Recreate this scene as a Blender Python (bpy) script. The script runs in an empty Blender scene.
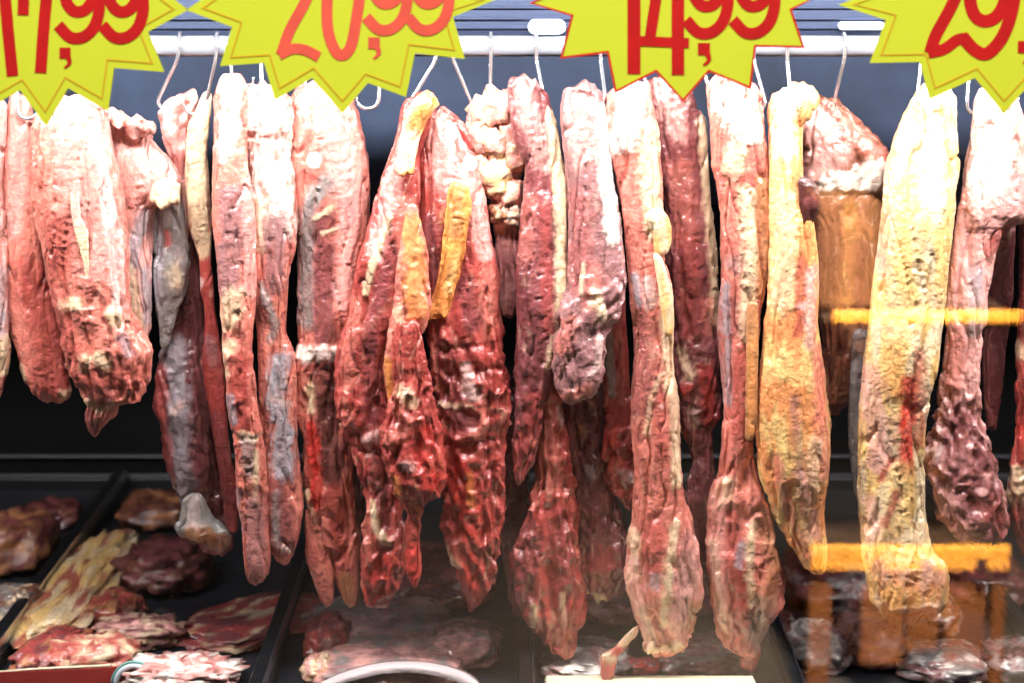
import bpy, math, random
import numpy as np
from mathutils import Vector
S = bpy.context.scene
COL = S.collection
P_TUBE, P_HALL, P_STAND, P_WORLD, P_BULB = 31.0, 178.0, 230.0, .02, 100.0
rng = random.Random(7)

# ------------------------------------------------------------------ camera mapping
F = 2000.0
ALPHA = math.atan((341.5 + 50) / F)
CAM = Vector((0, -2.0, 1.60))
FWD = Vector((0, math.cos(ALPHA), -math.sin(ALPHA)))
UP = Vector((0, math.sin(ALPHA), math.cos(ALPHA)))
def ray(px, py):
    return FWD * F + Vector((px - 512, 0, 0)) - UP * (py - 341.5)
def at(px, py, Y):
    d = ray(px, py); return CAM + d * ((Y - CAM.y) / d.y)
def on(px, py, z):
    d = ray(px, py); return CAM + d * ((z - CAM.z) / d.z)
TRAY_Z = 0.84
GLASS_Y = -0.25

# ------------------------------------------------------------------ noise
_G = np.random.RandomState(3).normal(size=(4096, 3)); _G /= np.linalg.norm(_G, axis=1)[:, None]
def _hi(i, j, k, s):
    n = (i * 374761393 + j * 668265263 + k * 1442695041 + s * 974634777) & 0xffffffff
    n = ((n ^ (n >> 13)) * 1274126177) & 0xffffffff
    n = ((n ^ (n >> 16)) * 2246822519) & 0xffffffff
    return (n ^ (n >> 15)) & 4095
def vnoise(x, y, z, seed=0):
    """smooth gradient noise, about -1..1"""
    x, y, z = np.broadcast_arrays(*[np.asarray(a, dtype=np.float64) for a in (x, y, z)])
    x, y, z = x * .80 - y * .36 + z * .48 + seed * .37, x * .60 + y * .48 - z * .64 + seed * .11, y * .80 + z * .60 + seed * .23
    i, j, k = [np.floor(a).astype(np.int64) for a in (x, y, z)]
    fx, fy, fz = x - i, y - j, z - k
    ux, uy, uz = [a * a * a * (a * (a * 6 - 15) + 10) for a in (fx, fy, fz)]
    r = 0
    for a in (0, 1):
        for b in (0, 1):
            for c in (0, 1):
                g = _G[_hi(i + a, j + b, k + c, seed)]
                w = (ux if a else 1 - ux) * (uy if b else 1 - uy) * (uz if c else 1 - uz)
                r = r + w * (g[..., 0] * (fx - a) + g[..., 1] * (fy - b) + g[..., 2] * (fz - c))
    return r * 1.75
def fbm(x, y, z, seed=0, oct=3):
    r, a, f = 0, 1.0, 1.0
    for o in range(oct):
        r = r + a * vnoise(x * f + 17.3 * o, y * f, z * f, seed + o); a *= .5; f *= 2.03
    return r
def sstep(a, b, x):
    t = np.clip((x - a) / (b - a), 0, 1); return t * t * (3 - 2 * t)

# ------------------------------------------------------------------ colours / materials
def lin(c):
    return tuple(((v / 255) / 12.92 if v / 255 <= .04045 else ((v / 255 + .055) / 1.055) ** 2.4) for v in c)
PAL = {k: np.array(lin(v)) for k, v in dict(
    red=(168, 70, 64), maroon=(126, 66, 68), salmon=(208, 120, 106), pink=(222, 162, 154), cream=(228, 202, 166),
    yellow=(232, 190, 124), orange=(222, 142, 74), silver=(166, 160, 168), lavender=(152, 106, 106), white=(240, 228, 218), pale_glint=(224, 190, 184), peach=(230, 150, 94),
    dark=(72, 32, 32), bright=(200, 54, 48), brown=(118, 70, 52), grey=(140, 132, 130), tan=(182, 124, 82)).items()}

def mat(name, col, rough=.5, metal=0.0, bump=0.0, bscale=40, var=.12, vscale=12, spec=.5, emit=None, es=0, coat=0, aniso=(1, 1, 1)):
    m = bpy.data.materials.new(name); m.use_nodes = True
    nt = m.node_tree; b = nt.nodes['Principled BSDF']
    tc = nt.nodes.new('ShaderNodeTexCoord'); mp = nt.nodes.new('ShaderNodeMapping'); mp.inputs['Scale'].default_value = aniso
    nt.links.new(tc.outputs['Object'], mp.inputs['Vector'])
    n = nt.nodes.new('ShaderNodeTexNoise'); n.inputs['Scale'].default_value = vscale; n.inputs['Detail'].default_value = 5
    nt.links.new(mp.outputs[0], n.inputs['Vector'])
    rp = nt.nodes.new('ShaderNodeValToRGB')
    c = np.array(lin(col)) if max(col) > 1 else np.array(col)
    rp.color_ramp.elements[0].color = (*(c * (1 - var)), 1); rp.color_ramp.elements[0].position = .3
    rp.color_ramp.elements[1].color = (*np.clip(c * (1 + var), 0, 1), 1); rp.color_ramp.elements[1].position = .7
    nt.links.new(n.outputs['Fac'], rp.inputs['Fac']); nt.links.new(rp.outputs['Color'], b.inputs['Base Color'])
    b.inputs['Roughness'].default_value = rough; b.inputs['Metallic'].default_value = metal
    b.inputs['Specular IOR Level'].default_value = spec
    if coat: b.inputs['Coat Weight'].default_value = coat; b.inputs['Coat Roughness'].default_value = .12
    if bump:
        n2 = nt.nodes.new('ShaderNodeTexNoise'); n2.inputs['Scale'].default_value = bscale; n2.inputs['Detail'].default_value = 4
        nt.links.new(mp.outputs[0], n2.inputs['Vector'])
        bp = nt.nodes.new('ShaderNodeBump'); bp.inputs['Strength'].default_value = bump; bp.inputs['Distance'].default_value = .004
        nt.links.new(n2.outputs['Fac'], bp.inputs['Height']); nt.links.new(bp.outputs[0], b.inputs['Normal'])
    if emit:
        b.inputs['Emission Color'].default_value = (*lin(emit), 1); b.inputs['Emission Strength'].default_value = es
    return m

def meat_material(name, rough=.31, bump=.4, grain=1.0):
    m = bpy.data.materials.new(name); m.use_nodes = True
    nt = m.node_tree; b = nt.nodes['Principled BSDF']; L = nt.links.new; N = nt.nodes.new
    at_ = N('ShaderNodeAttribute'); at_.attribute_name = 'flesh'
    tc = N('ShaderNodeTexCoord'); mp = N('ShaderNodeMapping'); mp.inputs['Scale'].default_value = (1, 1, .4)
    L(tc.outputs['Object'], mp.inputs['Vector'])
    n1 = N('ShaderNodeTexNoise'); n1.inputs['Scale'].default_value = 190 * grain; n1.inputs['Detail'].default_value = 4; L(mp.outputs[0], n1.inputs['Vector'])
    n2 = N('ShaderNodeTexNoise'); n2.inputs['Scale'].default_value = 75; n2.inputs['Detail'].default_value = 5; L(tc.outputs['Object'], n2.inputs['Vector'])
    mr = N('ShaderNodeMapRange'); mr.inputs['From Min'].default_value = .3; mr.inputs['From Max'].default_value = .7
    mr.inputs['To Min'].default_value = .84; mr.inputs['To Max'].default_value = 1.16; L(n1.outputs['Fac'], mr.inputs['Value'])
    mx = N('ShaderNodeMix'); mx.data_type = 'RGBA'; mx.blend_type = 'MULTIPLY'; mx.inputs[0].default_value = 1
    L(at_.outputs['Color'], mx.inputs[6]); L(mr.outputs[0], mx.inputs[7]); L(mx.outputs[2], b.inputs['Base Color'])
    r = N('ShaderNodeMapRange'); r.inputs['To Min'].default_value = rough - .16; r.inputs['To Max'].default_value = rough + .2
    L(n2.outputs['Fac'], r.inputs['Value']); L(r.outputs[0], b.inputs['Roughness'])
    n3 = N('ShaderNodeTexNoise'); n3.inputs['Scale'].default_value = 240; n3.inputs['Detail'].default_value = 2; L(tc.outputs['Object'], n3.inputs['Vector'])
    ad0 = N('ShaderNodeMath'); ad0.operation = 'ADD'; L(n1.outputs['Fac'], ad0.inputs[0]); L(n2.outputs['Fac'], ad0.inputs[1])
    ad = N('ShaderNodeMath'); ad.operation = 'ADD'; L(ad0.outputs[0], ad.inputs[0]); L(n3.outputs['Fac'], ad.inputs[1])
    bp = N('ShaderNodeBump'); bp.inputs['Strength'].default_value = bump; bp.inputs['Distance'].default_value = .004
    L(ad.outputs[0], bp.inputs['Height']); L(bp.outputs[0], b.inputs['Normal'])
    b.inputs['Specular IOR Level'].default_value = .6
    b.inputs['Coat Weight'].default_value = .6; b.inputs['Coat Roughness'].default_value = .12; L(bp.outputs[0], b.inputs['Coat Normal'])
    return m
MEAT = meat_material('raw_meat')
FATM = meat_material('raw_fat', rough=.42, bump=.35)
FILMED = meat_material('meat_under_film', rough=.24, bump=.25)
STEEL = mat('brushed_steel', (200, 205, 215), .28, 1.0, .05, 90, .08, 30, aniso=(.1, 1, 1))
BEAM = mat('beam_steel', (52, 62, 88), .5, .4, .05, 60, .15, 20, aniso=(.1, 1, 1))
RAILM = mat('rail_white_steel', (150, 155, 166), .35, .2, 0, 40, .04, 20)
BACKUP = mat('back_panel_grey_blue', (64, 80, 112), .5, .1, .15, 20, .55, 6)
BLACK = mat('black_panel', (9, 9, 10), .6, 0, .05, 30, .3, 8, spec=.1)
LINER = mat('dark_tray_liner', (34, 36, 42), .3, 0, .5, 22, .35, 14)
BAR = mat('divider_plastic', (16, 17, 20), .35, 0, .1, 50, .2, 30)
CARD = mat('card_yellow', (172, 180, 42), .55, 0, 0, 40, .02, 5, spec=.2)
CARDLINE = mat('card_orange_line', (178, 140, 28), .55, 0, 0, 40, .05, 9, spec=.2)
CARDRED = mat('card_red_edge', (170, 36, 26), .55, 0, 0, 40, .05, 9, spec=.2)
INKRED = mat('marker_red', (158, 16, 16), .55, 0, 0, 40, .12, 40, spec=.2)
INKFADE = mat('marker_coral', (190, 74, 58), .55, 0, 0, 40, .1, 40, spec=.2)

# ------------------------------------------------------------------ object helpers
def tag(o, label, cat, group=None, kind=None):
    if label: o['label'] = label
    if cat: o['category'] = cat
    if group: o['group'] = group
    if kind: o['kind'] = kind
    return o
def link_mesh(name, verts, faces, material, parent=None, loc=None, smooth=True, col=None):
    v = np.asarray(verts, dtype=np.float64)
    if loc is None: loc = Vector((0, 0, 0)) if parent is None else Vector(parent['_w'])
    else: loc = Vector(loc)
    me = bpy.data.meshes.new(name)
    me.from_pydata((v - np.array(loc)).tolist(), [], faces)
    if smooth: me.polygons.foreach_set('use_smooth', [True] * len(me.polygons))
    if col is not None:
        a = me.color_attributes.new('flesh', 'FLOAT_COLOR', 'POINT')
        a.data.foreach_set('color', np.hstack([col, np.ones((len(col), 1))]).astype(np.float32).ravel())
    me.materials.append(material); me.update()
    o = bpy.data.objects.new(name, me); COL.objects.link(o)
    if parent is not None:
        o.parent = parent; o.location = loc - Vector(parent['_w'])
    else: o.location = loc
    o['_w'] = tuple(loc)
    return o
def empty(name, loc):
    o = bpy.data.objects.new(name, None); COL.objects.link(o); o.location = loc; o['_w'] = tuple(loc); o.empty_display_size = .05
    return o
class MB:
    def __init__(s): s.v = []; s.f = []
    def add(s, v, f):
        n = len(s.v); s.v += [tuple(p) for p in v]; s.f += [tuple(i + n for i in q) for q in f]
    def box(s, x0, x1, y0, y1, z0, z1, b=0.0):
        if b <= 0:
            s.add([(x0, y0, z0), (x1, y0, z0), (x1, y1, z0), (x0, y1, z0), (x0, y0, z1), (x1, y0, z1), (x1, y1, z1), (x0, y1, z1)],
                  [(3, 2, 1, 0), (4, 5, 6, 7), (0, 1, 5, 4), (1, 2, 6, 5), (2, 3, 7, 6), (3, 0, 4, 7)]); return
        def ring(z, i):
            return [(x0 + b, y0 + i, z), (x1 - b, y0 + i, z), (x1 - i, y0 + b, z), (x1 - i, y1 - b, z), (x1 - b, y1 - i, z), (x0 + b, y1 - i, z), (x0 + i, y1 - b, z), (x0 + i, y0 + b, z)]
        vs = ring(z0, b * .6) + ring(z0 + b, 0) + ring(z1 - b, 0) + ring(z1, b * .6)
        fs = [tuple(range(7, -1, -1)), tuple(range(24, 32))]
        for r in range(3):
            for i in range(8):
                j = (i + 1) % 8; fs.append((r * 8 + i, r * 8 + j, r * 8 + 8 + j, r * 8 + 8 + i))
        s.add(vs, fs)
    def tube(s, pts, r, seg=10, taper=None):
        pts = [Vector(p) for p in pts]; rings = []
        t0 = (pts[1] - pts[0]).normalized(); nrm = t0.orthogonal().normalized(); prev = t0
        for i, p in enumerate(pts):
            t = (pts[min(i + 1, len(pts) - 1)] - pts[max(i - 1, 0)]).normalized()
            q = prev.rotation_difference(t); nrm = (q @ nrm).normalized(); prev = t; bn = t.cross(nrm)
            rr = r * (taper[i] if taper else 1)
            rings.append([p + (nrm * math.cos(a) + bn * math.sin(a)) * rr for a in [2 * math.pi * k / seg for k in range(seg)]])
        vs = [v for rg in rings for v in rg]; fs = []
        for i in range(len(pts) - 1):
            for k in range(seg):
                l = (k + 1) % seg; fs.append((i * seg + k, i * seg + l, (i + 1) * seg + l, (i + 1) * seg + k))
        fs.append(tuple(range(seg - 1, -1, -1))); fs.append(tuple(range((len(pts) - 1) * seg, len(pts) * seg)))
        s.add(vs, fs)
    def build(s, name, m, parent=None, loc=None, smooth=False):
        return link_mesh(name, s.v, s.f, m, parent, loc, smooth)
def catmull(p, n=8):
    p = [np.array(q, float) for q in p]
    if len(p) < 3: return [p[0] + (p[-1] - p[0]) * k / n for k in range(n + 1)]
    q = [2 * p[0] - p[1]] + p + [2 * p[-1] - p[-2]]; out = []
    for i in range(1, len(q) - 2):
        for k in range(n):
            t = k / n
            out.append(.5 * (2 * q[i] + (q[i + 1] - q[i - 1]) * t + (2 * q[i - 1] - 5 * q[i] + 4 * q[i + 1] - q[i + 2]) * t * t + (3 * q[i] - q[i - 1] - 3 * q[i + 1] + q[i + 2]) * t ** 3))
    out.append(p[-1]); return out

# ------------------------------------------------------------------ hanging meat
def pdist(x, y, pts):
    pts = [(float(a), float(b)) for a, b in pts]
    if len(pts) == 1: return np.hypot(x - pts[0][0], y - pts[0][1])
    d = np.full(x.shape, 1e9)
    for (ax, ay), (bx, by) in zip(pts[:-1], pts[1:]):
        ux, uy = bx - ax, by - ay; L2 = ux * ux + uy * uy + 1e-9
        t = np.clip(((x - ax) * ux + (y - ay) * uy) / L2, 0, 1)
        d = np.minimum(d, np.hypot(x - ax - t * ux, y - ay - t * uy))
    return d
_seed = [11]
def pchip(xs, ys, xq):
    xs = np.array(xs, float); ys = np.array(ys, float); h = np.diff(xs); dl = np.diff(ys) / h
    m = np.zeros(len(xs)); m[0], m[-1] = dl[0], dl[-1]
    for i in range(1, len(xs) - 1):
        m[i] = 0 if dl[i - 1] * dl[i] <= 0 else 2 * dl[i - 1] * dl[i] / (dl[i - 1] + dl[i])
    k = np.clip(np.searchsorted(xs, xq) - 1, 0, len(xs) - 2); t = (xq - xs[k]) / h[k]
    return ((1 + 2 * t) * (1 - t) ** 2) * ys[k] + t * (1 - t) ** 2 * h[k] * m[k] + t * t * (3 - 2 * t) * ys[k + 1] + t * t * (t - 1) * h[k] * m[k + 1]
def strip(name, rows, Y, base='red', feats=(), t=.62, dmax=30, lump=1.0, wrinkle=(0, 0, 0), marb=0.4, second=None, parent=None, material=None, res=1.7, fibre=1.0, rough_=.42, lean=0.0):
    """a hanging cut: its outline by height gives the widths, lumps, seams and folds are shaped in"""
    _seed[0] += 13; sd = _seed[0]
    ys = [r[0] for r in rows]
    y0, y1 = ys[0], ys[-1]
    M = max(14, int((y1 - y0) / res))
    yq = y0 + (y1 - y0) * (np.linspace(0, 1, M))
    xl = pchip(ys, [r[1] for r in rows], yq); xr = pchip(ys, [r[2] for r in rows], yq)
    cx, hw = (xl + xr) / 2, np.maximum((xr - xl) / 2, .6)
    ends = np.sqrt(np.clip(np.minimum(yq - y0, y1 - yq) / np.maximum(hw * .4, 3), 0, 1))
    wmax = max(hw)
    NN = int(min(120, max(22, wmax * 2 * 2.6 / res)))
    th = np.linspace(0, 2 * math.pi, NN, endpoint=False)
    hwR = hw * (0.45 + .55 * ends)
    hd = np.minimum(hw * t, dmax) * (0.3 + .7 * ends)
    T, Yq = np.meshgrid(th, yq)
    c, s_ = np.cos(T), np.sin(T)
    cc = np.sign(c) * np.abs(c) ** .72; ss = np.sign(s_) * np.abs(s_) ** .72
    X = cx[:, None] + hwR[:, None] * cc
    D = -hd[:, None] * ss                                # towards the front is negative
    nx, nd = c / np.maximum(hwR[:, None], 3), -s_ / np.maximum(hd[:, None], 3)
    ln = np.hypot(nx, nd); nx, nd = nx / ln, nd / ln
    u = (X - cx[:, None]); zz = D
    lim = np.clip(hw / 18, .25, 1.0)[:, None]
    warp = 14 * vnoise(X / 60, Yq / 110, zz / 60, sd + 5) + 4 * vnoise(X / 22, Yq / 34, zz / 22, sd + 44)
    wx = X + warp
    disp = lump * lim * (2.4 * vnoise(X / 30, Yq / 60, zz / 30, sd) + 3.4 * vnoise(wx / 19, Yq / 190, zz / 19, sd + 30))
    bund = vnoise(wx / 15, Yq / 150, zz / 15, sd + 2); bun2 = vnoise(wx / 6, Yq / 70, zz / 6, sd + 31)
    disp += fibre * lim * (2.2 * bund - 4.2 * np.exp(-(bund / .07) ** 2) + 1.1 * bun2 - 1.4 * np.exp(-(bun2 / .06) ** 2))
    rg = vnoise(wx / 8, Yq / 17, zz / 8, sd + 34)
    disp += rough_ * lim * (1.1 * (.3 - np.abs(rg) * 1.6) + .8 * fbm(X / 5, Yq / 8, zz / 5, sd + 35, 2))
    wy0, wy1, wa = wrinkle
    if wa:
        wm = sstep(wy0 - 25, wy0 + 15, Yq) * (1 - sstep(wy1 - 5, wy1 + 25, Yq))
        sl = Yq + .55 * X * (1 if sd % 2 else -1)
        r1 = vnoise((X + 1.6 * warp) / 11, (sl + 1.6 * warp) / 27, zz / 11, sd + 3); r2 = vnoise(X / 5.5, sl / 10, zz / 5.5, sd + 4); r3 = vnoise(X / 15, Yq / 15, zz / 15, sd + 33)
        disp += wa * wm * lim * (5.0 * (.35 - np.abs(r1) * 1.7) + 1.3 * r2 + 2.2 * r3)
    # colour
    b = PAL[base]
    col = np.repeat(np.repeat(b[None, None, :], M, 0), NN, 1)
    if second:
        q = sstep(-.25, .35, fbm((X + warp) / 15, Yq / 60, zz / 15, sd + 6, 3))[..., None]
        col = col * (1 - q) + PAL[second] * q
    tone = fbm((X + warp) / 20, Yq / 60, zz / 20, sd + 36, 3)[..., None]
    col = col * (1 + (.34 if b[1] < .3 else .14) * tone * np.array([.7, 1.0, 1.0]))
    # thin membrane and marbling lines
    mb = vnoise((X + 1.5 * warp) / 7, Yq / 48, zz / 7, sd + 7)
    mk = (np.exp(-(mb / .07) ** 2) * sstep(-.1, .5, vnoise(X / 24, Yq / 40, zz / 24, sd + 8)))[..., None] * marb * 1.6
    mk = np.clip(mk, 0, .85); col = col * (1 - mk) + (PAL['cream'] * .6 + PAL['pink'] * .4) * mk
    streak = fbm((X + .5 * warp) / 3.2, Yq / 26, zz / 3.2, sd + 37, 2)
    wob = fbm(X / 8, Yq / 10, zz / 8, sd + 9, 3); ragged = fbm(X / 3.2, Yq / 5, zz / 3.2, sd + 10, 2)
    for f in feats:
        key, pts, w = f[0], f[1], f[2]; key = 'pale_glint' if key == 'white' and w <= 6 else key; amt = f[3] if len(f) > 3 else .9; bh = f[4] if len(f) > 4 else (1.2 if key in ('cream', 'yellow', 'orange', 'white', 'fat') else 0)  # small white marks mix real pale tissue and painted highlights
        d = pdist(X, Yq, pts)
        ww = w * (1 + .35 * wob + .18 * ragged + .22 * streak)
        m = 1 - sstep(ww * .5, ww * 1.25 + 1.4, d)
        if key != 'groove' and key != 'ridge':
            mm = (m * amt * (.97 + .08 * ragged + .22 * streak))[..., None]; mm = np.clip(mm, 0, 1)
            col = col * (1 - mm) + PAL[key] * mm
            disp += bh * m * lim
        else:
            g = np.exp(-(d / (w * .6)) ** 2)
            disp += (bh or amt) * g * (1 if key == 'ridge' else -1)
    col = np.clip(col * (1 + .10 * ragged[..., None] + .08 * wob[..., None]), .004, .95)
    fade = np.minimum(1, ends + .25)[:, None]
    X = X + nx * disp * fade; D = D + nd * disp * fade
    endz = np.exp(-(y1 - Yq) / 14.0)
    Yw = Yq + endz * np.clip(hw[:, None] / 14, 0, 1) * (9 * vnoise(X / 7, 0.5, zz / 9, sd + 38)) + np.exp(-(Yq - y0) / 12.0) * np.clip(hw[:, None] / 14, 0, 1) * (9 * vnoise(X / 10, 1.5, zz / 9, sd + 48)) + 2.2 * vnoise(X / 8, Yq / 8, zz / 8, sd + 12) * lim
    # pixels -> metres on the plane Y
    al = ALPHA
    py = Yw - 341.5
    dy = F * math.cos(al) - py * math.sin(al); dz = -F * math.sin(al) - py * math.cos(al)
    k = (Y - CAM.y) / dy
    mid = float(np.mean(Yq))
    kc = (Y - CAM.y) / (F * math.cos(al) - (mid - 341.5) * math.sin(al))
    WX = CAM.x + (X - 512) * k; WZ = CAM.z + dz * k
    curve = .006 * vnoise(yq / 120, 0, 0, sd + 20)[:, None] + lean * ((yq - y0) / (y1 - y0))[:, None]
    WY = Y + D * kc + curve
    V = np.stack([WX, WY, WZ], -1).reshape(-1, 3)
    C = col.reshape(-1, 3)
    top = V[:NN].mean(0); bot = V[-NN:].mean(0)
    V = np.vstack([V, top, bot]); C = np.vstack([C, C[0], C[-1]])
    faces = []
    for i in range(M - 1):
        a = i * NN
        for j in range(NN):
            jj = (j + 1) % NN
            faces.append((a + j, a + NN + j, a + NN + jj, a + jj))
    n = M * NN
    for j in range(NN):
        jj = (j + 1) % NN
        faces.append((n, j, jj)); faces.append((n + 1, (M - 1) * NN + jj, (M - 1) * NN + j))
    o = link_mesh(name, V, faces, material or MEAT, parent, None if parent is not None else Vector(top), True, C)
    return o
MEATS = {}
def cut(key, rows, Y, label, *a, **k):
    o = strip('hanging_meat', rows, Y, *a, **k)
    tag(o, label, 'meat', 'cuts of meat hanging in the case')
    MEATS[key] = (o, Y); return o
def part(key, name, rows, dy, *a, **k):
    o, Y = MEATS[key]
    k.setdefault('material', FATM); k.setdefault('marb', .05)
    p = strip(name, rows, Y + dy, *a, parent=o, **k)
    return p

def lump(name, c, size, label, cat, cols, rot=0, tilt=0, amp=.16, freq=2.2, group=None, material=None, flat=.3, ridge=0, parent=None, seed=None, n=(44, 26)):
    """a lying piece: a squashed rounded block with folds; cols = (base, second, fat)"""
    _seed[0] += 7; sd = seed or _seed[0]
    U, Vv = n; th = np.linspace(0, 2 * math.pi, U, endpoint=False); ph = np.linspace(-math.pi / 2, math.pi / 2, Vv)
    T, P = np.meshgrid(th, ph)
    e = .75
    sg = lambda a, k: np.sign(a) * np.abs(a) ** k
    x = sg(np.cos(P), e) * sg(np.cos(T), e); y = sg(np.cos(P), e) * sg(np.sin(T), e); z = sg(np.sin(P), .8)
    d = 1 + amp * (fbm(x * freq, y * freq, z * freq, sd, 4) + .5 * (.5 - np.abs(vnoise(x * freq * 2, y * freq * 2, z * freq * 2, sd + 3)) * 2))
    if ridge: d = d + ridge * np.sin(y * 9 + 2 * vnoise(x * 2, y * 2, 0, sd)) * np.clip(z, 0, 1)
    x, y, z = x * d, y * d, z * d
    z = np.where(z < -flat, -flat + (z + flat) * .15, z)
    q1 = sstep(-.15, .25, fbm(x * 2.2, y * 2.2, z * 2.2, sd + 9, 4))[..., None]; q2 = sstep(.2, .45, fbm(x * 3 + 5, y * 1.6, z * 3, sd + 15, 4))[..., None]
    col = PAL[cols[0]] * (1 - q1) + PAL[cols[1]] * q1; col = col * (1 - .9 * q2) + PAL[cols[2]] * .9 * q2
    col = np.clip(col * (1 + .2 * fbm(x * 9, y * 9, z * 9, sd + 21, 2))[..., None], .004, .95)
    sx, sy, sz = size; x, y, z = x * sx / 2, y * sy / 2, z * sz / 2
    ct, st = math.cos(tilt), math.sin(tilt); y, z = y * ct - z * st, y * st + z * ct
    cr, sr = math.cos(rot), math.sin(rot); x, y = x * cr - y * sr, x * sr + y * cr
    z = z - z.min()
    V = np.stack([x + c[0], y + c[1], z + c[2]], -1).reshape(-1, 3)
    f = [(i * U + j, i * U + (j + 1) % U, (i + 1) * U + (j + 1) % U, (i + 1) * U + j) for i in range(Vv - 1) for j in range(U)]
    o = link_mesh(name, V, f, material or MEAT, parent, None if parent is not None else c, True, col.reshape(-1, 3))
    if label: tag(o, label, cat, group)
    return o
def nodule(key, px, py, r, cols):
    o, Y = MEATS[key]; c = at(px, py, Y - .011); s = r * .0026
    lump('fat_nodule', (c.x, c.y, c.z - s * .5), (s, s * .9, s * 1.05), None, None, cols, amp=.34, freq=1.5, flat=2, parent=o, n=(26, 16), material=FATM)
# ------------------------------------------------------------------ the cuts, left to right (outline: height, left edge, right edge); pale tops paint in strong lamp light
cut('edge_left', [(100, -30, 8), (200, -32, 5), (300, -30, 6), (345, -28, 9), (365, -26, 7), (398, -18, 2)], .02,
    'pale pink slab cut off by the left edge of the photo', 'pink', [('silver', [(0, 270), (2, 330)], 5, .7), ('cream', [(4, 340), (4, 370)], 6, .8), ('red', [(-2, 385)], 10, .8)], marb=.2)
cut('slim_left', [(92, 12, 30), (110, 8, 33), (150, 5, 36), (200, 4, 38), (250, 8, 44), (300, 10, 55), (330, 11, 62), (360, 19, 66), (380, 26, 70), (392, 33, 72), (402, 42, 62)], .03,
    'slim smooth red strip, leftmost of the whole strips, left of the broad short slab', 'salmon',
    [('pink', [(24, 100), (14, 230)], 10, .6), ('red', [(38, 270), (50, 340), (55, 390)], 17, .75), ('cream', [(24, 365), (26, 378)], 3, .8), ('cream', [(66, 392)], 5, .7)], marb=.12, lump=.6, fibre=.6)
cut('broad', [(95, 60, 84), (104, 52, 97), (115, 36, 105), (130, 31, 108), (165, 32, 115), (205, 34, 121), (250, 43, 126), (300, 53, 131), (330, 62, 141), (352, 65, 150), (372, 69, 149), (388, 77, 147), (398, 82, 143), (406, 86, 120), (415, 84, 116), (426, 86, 103), (438, 93, 97)], -.012,
    'broadest short slab with a creamy fat seam down its front and a dangling tip', 'salmon',
    [('pink', [(70, 110), (85, 160), (105, 250)], 26, .6), ('white', [(100, 120), (112, 200), (119, 280), (124, 320)], 6, .75, .5), ('cream', [(80, 300), (66, 302)], 6, .9), ('cream', [(115, 310), (122, 318)], 7, .8), ('cream', [(88, 356), (86, 362)], 7, .95), ('cream', [(102, 352), (110, 361)], 6, .95),
     ('red', [(66, 220), (60, 300), (72, 340), (85, 375)], 12, .6), ('red', [(105, 380), (130, 375)], 18, .5), ('cream', [(86, 400), (100, 408), (116, 402)], 4, .8), ('maroon', [(95, 430), (90, 415)], 9, .8), ('maroon', [(112, 388), (108, 396)], 8, .6), ('silver', [(126, 335), (134, 350)], 5, .6), ('groove', [(120, 350), (112, 385)], 5, 2), ('groove', [(62, 220), (70, 300), (78, 360)], 5, 1.6)],
    marb=.3, dmax=34, lump=1.2, wrinkle=(290, 400, .7))
part('broad', 'fat_seam', [(170, 69, 76), (190, 70, 79), (215, 72, 81), (235, 76, 89), (250, 80, 89), (280, 85, 90), (300, 86, 90)], -.0235, 'cream', res=1.8, lump=.8, second='pink', t=.35)
cut('broad_right', [(108, 104, 118), (120, 104, 135), (130, 106, 148), (150, 107, 160), (168, 108, 176), (182, 110, 182), (198, 112, 172), (210, 113, 156), (250, 116, 152), (300, 120, 151), (330, 124, 150), (345, 128, 146)], .036,
    'pink slab with a bluish side tucked behind the right edge of the broad short slab', 'pink',
    [('salmon', [(125, 170), (122, 230)], 14, .6), ('silver', [(148, 215), (135, 250), (133, 262)], 9, .8), ('cream', [(128, 270), (138, 330)], 9, .7), ('silver', [(146, 270), (150, 320)], 5, .7)], marb=.2)
part('broad_right', 'fat_flap', [(178, 160, 178), (184, 152, 180), (196, 148, 180), (204, 149, 179), (208, 160, 177)], -.026, 'cream', res=1.6, t=.4)
part('broad_right', 'meat_flap', [(111, 104, 122), (116, 106, 138), (124, 110, 150), (130, 124, 156), (136, 132, 152)], -.022, 'pink', res=1.6, second='salmon', material=MEAT)
cut('silverskin', [(185, 150, 176), (200, 150, 181), (240, 152, 187), (260, 153, 190), (290, 156, 186), (315, 158, 178), (330, 159, 174), (348, 161, 168)], .055,
    'narrow grey blue cut wrapped in silverskin, right of the broad short slab', 'grey',
    [('silver', [(156, 205), (158, 300)], 6, .9), ('red', [(168, 232), (169, 242)], 3.5, .9), ('cream', [(175, 270), (178, 280)], 7, .5), ('silver', [(168, 320)], 7, .6)], marb=.35, wrinkle=(250, 330, .4))
cut('grey_tail', [(200, 168, 198), (270, 174, 207), (330, 170, 208), (355, 162, 210), (380, 158, 212), (405, 158, 214), (425, 163, 215), (455, 166, 219), (490, 178, 224), (510, 185, 228), (530, 192, 234), (546, 200, 234), (554, 210, 228)], .075,
    'long dark red cut with a blue grey silverskin band and a pale flap at its foot', 'maroon',
    [('dark', [(190, 210), (190, 330)], 20, .7), ('silver', [(176, 345), (183, 395), (180, 430), (182, 465), (190, 500)], 12, .8, .8), ('red', [(164, 370), (164, 400), (166, 425), (172, 470)], 7, .8), ('white', [(178, 405), (186, 398)], 4, .8), ('dark', [(210, 390), (215, 520)], 10, .6)], marb=.3, wrinkle=(340, 520, .6))  # dark upper part paints in the shadow between the cuts
part('grey_tail', 'fat_flap', [(496, 184, 204), (510, 183, 210), (520, 182, 218), (527, 177, 226), (534, 182, 233), (541, 196, 233), (548, 210, 228), (552, 216, 224)], -.024, 'grey', [('tan', [(196, 531), (226, 541)], 9, .9), ('white', [(196, 502), (194, 520)], 6, .5)], t=.45, res=1.8)
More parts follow.
